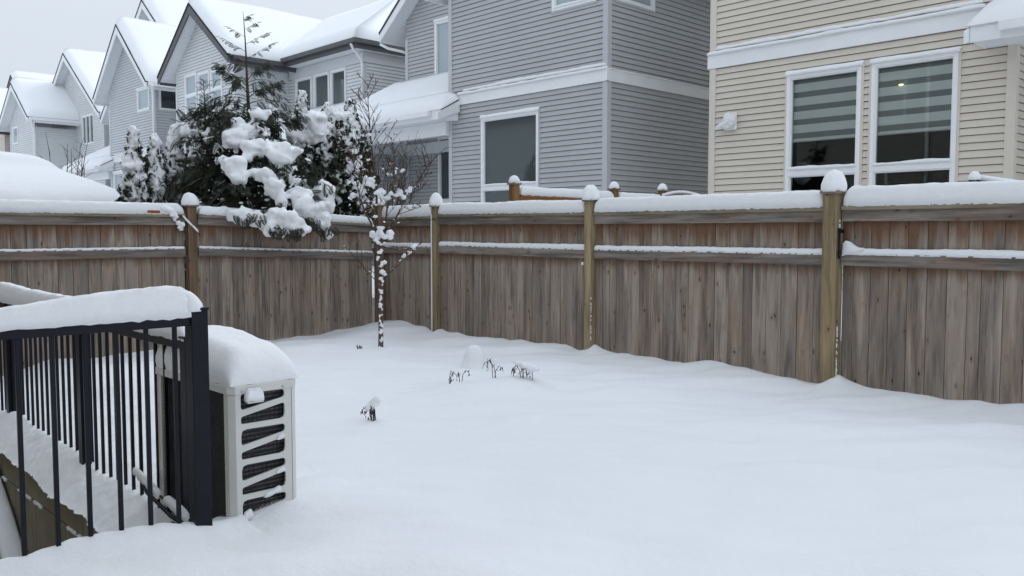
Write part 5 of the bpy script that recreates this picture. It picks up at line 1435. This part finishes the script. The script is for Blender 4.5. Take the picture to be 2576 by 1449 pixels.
mls = [(960, 590, 17, 12), (942, 592, 15, 10), (982, 592, 15, 11), (958, 576, 12, 9), (950, 605, 9, 10), (962, 612, 8, 9), (955, 630, 8, 11), (950, 650, 7, 10), (962, 665, 9, 11), (965, 685, 10, 12), (961, 703, 8, 9),
       (1045, 622, 13, 8), (1028, 634, 9, 7), (1014, 645, 8, 7), (1008, 655, 5, 5), (870, 628, 6, 5), (867, 618, 4, 3), (930, 682, 5, 4), (934, 690, 3, 5), (893, 492, 16, 9), (880, 500, 12, 7), (908, 480, 14, 13), (925, 455, 14, 12), (940, 465, 10, 13), (895, 462, 10, 8), (948, 490, 8, 12), (911, 518, 8, 12), (928, 507, 6, 12),
       (957, 488, 12, 13), (972, 497, 8, 11), (983, 492, 9, 12), (1003, 487, 11, 11), (1016, 492, 8, 9), (1028, 480, 8, 13), (1020, 500, 8, 9), (1035, 472, 9, 5), (945, 545, 6, 12), (1003, 546, 4, 8), (1001, 562, 4, 4), (968, 560, 4, 10), (985, 440, 7, 8), (997, 428, 5, 6), (1012, 430, 8, 9), (1004, 448, 4, 7), (1000, 398, 5, 4), (960, 425, 5, 9), (985, 415, 5, 7), (975, 438, 6, 7),
       (930, 340, 7, 9), (938, 350, 4, 6), (944, 448, 6, 5), (928, 400, 6, 8), (893, 382, 12, 9), (903, 392, 8, 8), (1049, 440, 3, 5), (1021, 442, 4, 2), (1080, 450, 3, 3), (1094, 450, 2, 2), (1056, 466, 3, 3), (900, 420, 8, 7), (915, 430, 5, 9), (895, 555, 4, 8), (990, 505, 5, 8), (946, 520, 5, 10), (883, 515, 5, 4)]
for (px, py, rx, ry) in mls:
    k = YM/2154
    for i in range(max(2, int(rx*ry/22))):
        a = rng2.random()*6.283; q = math.sqrt(rng2.random())*.7; s_ = .66*min(rx, ry)*k*rng2.uniform(.7, 1.2)
        sn.append((at(px+math.cos(a)*q*rx, py+math.sin(a)*q*ry, YM-.04+rng2.uniform(-.03, .04)), (s_*1.2, s_*1.1, s_*1.1)))
for k in range(60):
    py = rng2.uniform(715, 880); s_ = rng2.uniform(.006, .014); p = at(958+rng2.uniform(-4.5, 4.5), py, YM-.022); sn.append((p, (s_*1.1, s_, s_*rng2.uniform(1, 2.2))))
for k in range(150):
    P_ = rng2.choice(tips[:8]); u = rng2.uniform(.1, 1)*(len(P_)-1); i = min(len(P_)-2, int(u)); p = P_[i].lerp(P_[i+1], u-i); s_ = rng2.uniform(.005, .014); sn.append((p+Vector((0, 0, .006)), (s_*1.3, s_, s_)))
blobs('snow_load', sn, mp, .0085, None, .3, ICO1, True, 17, (.02, .012, 1))

# bare shrub behind the fence, to the right of the evergreens
sh = thing('bare_shrub', tuple(at(975, 588, 12.3).xy)+(.3,), 'leafless reddish shrub of fine upright twigs before the grey porch', 'shrub')
b = MB(); rng3 = random.Random(9); bx_ = at(975, 560, 12.3)
for k in range(16):
    a0_ = at(968+rng3.uniform(-22, 26), 560, 12.3+rng3.uniform(-.3, .3)); x1_ = 975+rng3.gauss(10, 52); y1_ = rng3.uniform(325, 470)
    e_ = at(x1_, y1_, 12.3+rng3.uniform(-.5, .5)); m_ = a0_.lerp(e_, .5)+RGT*rng3.uniform(-.06, .06); a0_.z = .3
    b.tube([a0_, m_, e_], [.006, .004, .0015], 4)
    for q in range(4):
        s0_ = m_.lerp(e_, rng3.random()); b.tube([s0_, s0_+RGT*rng3.uniform(-.14, .14)+Vector((0, 0, rng3.uniform(.05, .18)))], [.0035, .0015], 4)
b.build('branch', M['twig'], sh)

# small bare tree far left, beyond the gazebo
bt = thing('bare_tree', tuple(at(170, 588, 24).xy)+(0,), 'small leafless tree beyond the snowy gazebo, before the far porch', 'tree')
b = MB(); rng3 = random.Random(14)
for k in range(8):
    a0_ = at(172+rng3.uniform(-7, 7), 480, 24); a0_.z = 0; e_ = at(170+rng3.gauss(0, 34), rng3.uniform(352, 420), 24+rng3.uniform(-.6, .6)); m_ = a0_.lerp(e_, .55)+RGT*rng3.uniform(-.1, .1)
    b.tube([a0_, m_, e_], [.03, .02, .005], 5)
    for q in range(6):
        s0_ = m_.lerp(e_, rng3.random()); b.tube([s0_, s0_+RGT*rng3.uniform(-.4, .4)+Vector((0, 0, rng3.uniform(.1, .5)))], [.009, .004], 4)
b.build('branch', M['twig'], bt)

# ------------------------------------------------------------------ things poking out of the snow
def weed(s, t, label, seed, n_, hgt, load=None, wid=.10):
    o = thing('dead_plant', (s, t, gz(s, t)), label, 'plant', 'dead plants poking through the snow')
    rg = random.Random(seed); b = MB(); z0 = gz(s, t)
    for k in range(n_):
        x = s+rg.uniform(-wid, wid)*RGT.x*.6; y = t+rg.uniform(-wid, wid)*RGT.y*.6; h_ = hgt*rg.uniform(.55, 1.05); sg = rg.choice((-1, 1)); bend = rg.uniform(.2, .9)*h_
        pts = [Vector((x, y, z0-.03)), Vector((x, y, z0+h_*.6))+RGT*sg*bend*.15, Vector((x, y, z0+h_))+RGT*sg*bend*.5, Vector((x, y, z0+h_*.82))+RGT*sg*bend*.85, Vector((x, y, z0+h_*.5))+RGT*sg*bend]
        b.tube(pts, [.0030, .0028, .0026, .0022, .0016], 5)
        for q in range(6):
            i = rg.randrange(1, 5); p = pts[i]+Vector((rg.gauss(0, .007), rg.gauss(0, .007), rg.gauss(0, .012))); a = rg.uniform(.006, .013)
            u = Vector((rg.gauss(0, 1), rg.gauss(0, 1), rg.gauss(0, .6))).normalized()*a*.5; v = Vector((rg.gauss(0, .4), rg.gauss(0, .4), -1)).normalized()*a*2.2
            b.add([p, p+u+v*.5, p+v, p-u+v*.4], [(0, 1, 2), (0, 2, 3)])
            b.tube([p, p+v], [.0022, .0012], 4)
    b.build('stem', M['dry'], o)
    if load:
        blobs('snow_load', [((s+RGT.x*dx, t+RGT.y*dx, z0+z), (a, a*.9, c_)) for dx, z, a, c_ in load], o, .007, None, .15, ICO2, True, seed)
    return o
weed(-5.20, 4.33, 'thin dead plant with two separate stems, leftmost of the plants in mid yard', 3, 2, .13, None, .03)
weed(-5.10, 4.36, 'low bent dead sprig right beside the leftmost thin plant', 4, 2, .10, None, .03)
weed(-4.93, 4.57, 'dead plant arching into a small loop over the snow in mid yard', 5, 3, .15, [(.0, .135, .03, .012)], .04)
weed(-4.87, 4.70, 'tiny upright dead sprig between the looped plant and the snow-laden one', 6, 1, .08, None, .02)
weed(-4.78, 4.76, 'dead plant bowed under a lump of snow, rightmost of the group', 7, 5, .12, [(-.06, .125, .045, .02), (.0, .10, .055, .035), (.06, .075, .06, .04)], .10)
weed(-4.48, 3.10, 'dark dead plant carrying a tilted wedge of snow, alone nearest the camera', 8, 6, .10, [(-.03, .075, .032, .035), (.0, .10, .035, .035), (.022, .13, .030, .03)], .05)
weed(-7.33, 4.90, 'tiny dark twig in the snow left of the young tree', 9, 3, .05)
# snow-covered stump
sm = thing('garden_stump', (-5.80, 5.12, 0), 'rounded hump of snow over a short garden stump in mid yard', 'stump')
b = MB(); b.tube([(-5.80, 5.12, -.1), (-5.80, 5.12, .10)], [.06, .055], 10); b.build('stump', M['bark'], sm)
b = MB(); K, J = 36, 20; vs = []
for j in range(J+1):
    f = j/J
    for k in range(K):
        a = 2*math.pi*k/K; ph = f*math.pi/2; rr = .0005+.108*math.cos(ph)**.72+.06*max(0, 1-f*3)**2
        p = Vector((-5.80+rr*math.cos(a), 5.12+rr*math.sin(a), -.03+.235*math.sin(ph))); vs.append(p+Vector((.01*nz(p.x*9, p.y*9, p.z*9), 0, 0)))
b.add(vs, [(j*K+k, j*K+(k+1) % K, (j+1)*K+(k+1) % K, (j+1)*K+k) for j in range(J) for k in range(K)], .5)
b.build('snow_cap', M['snow'], sm, True)
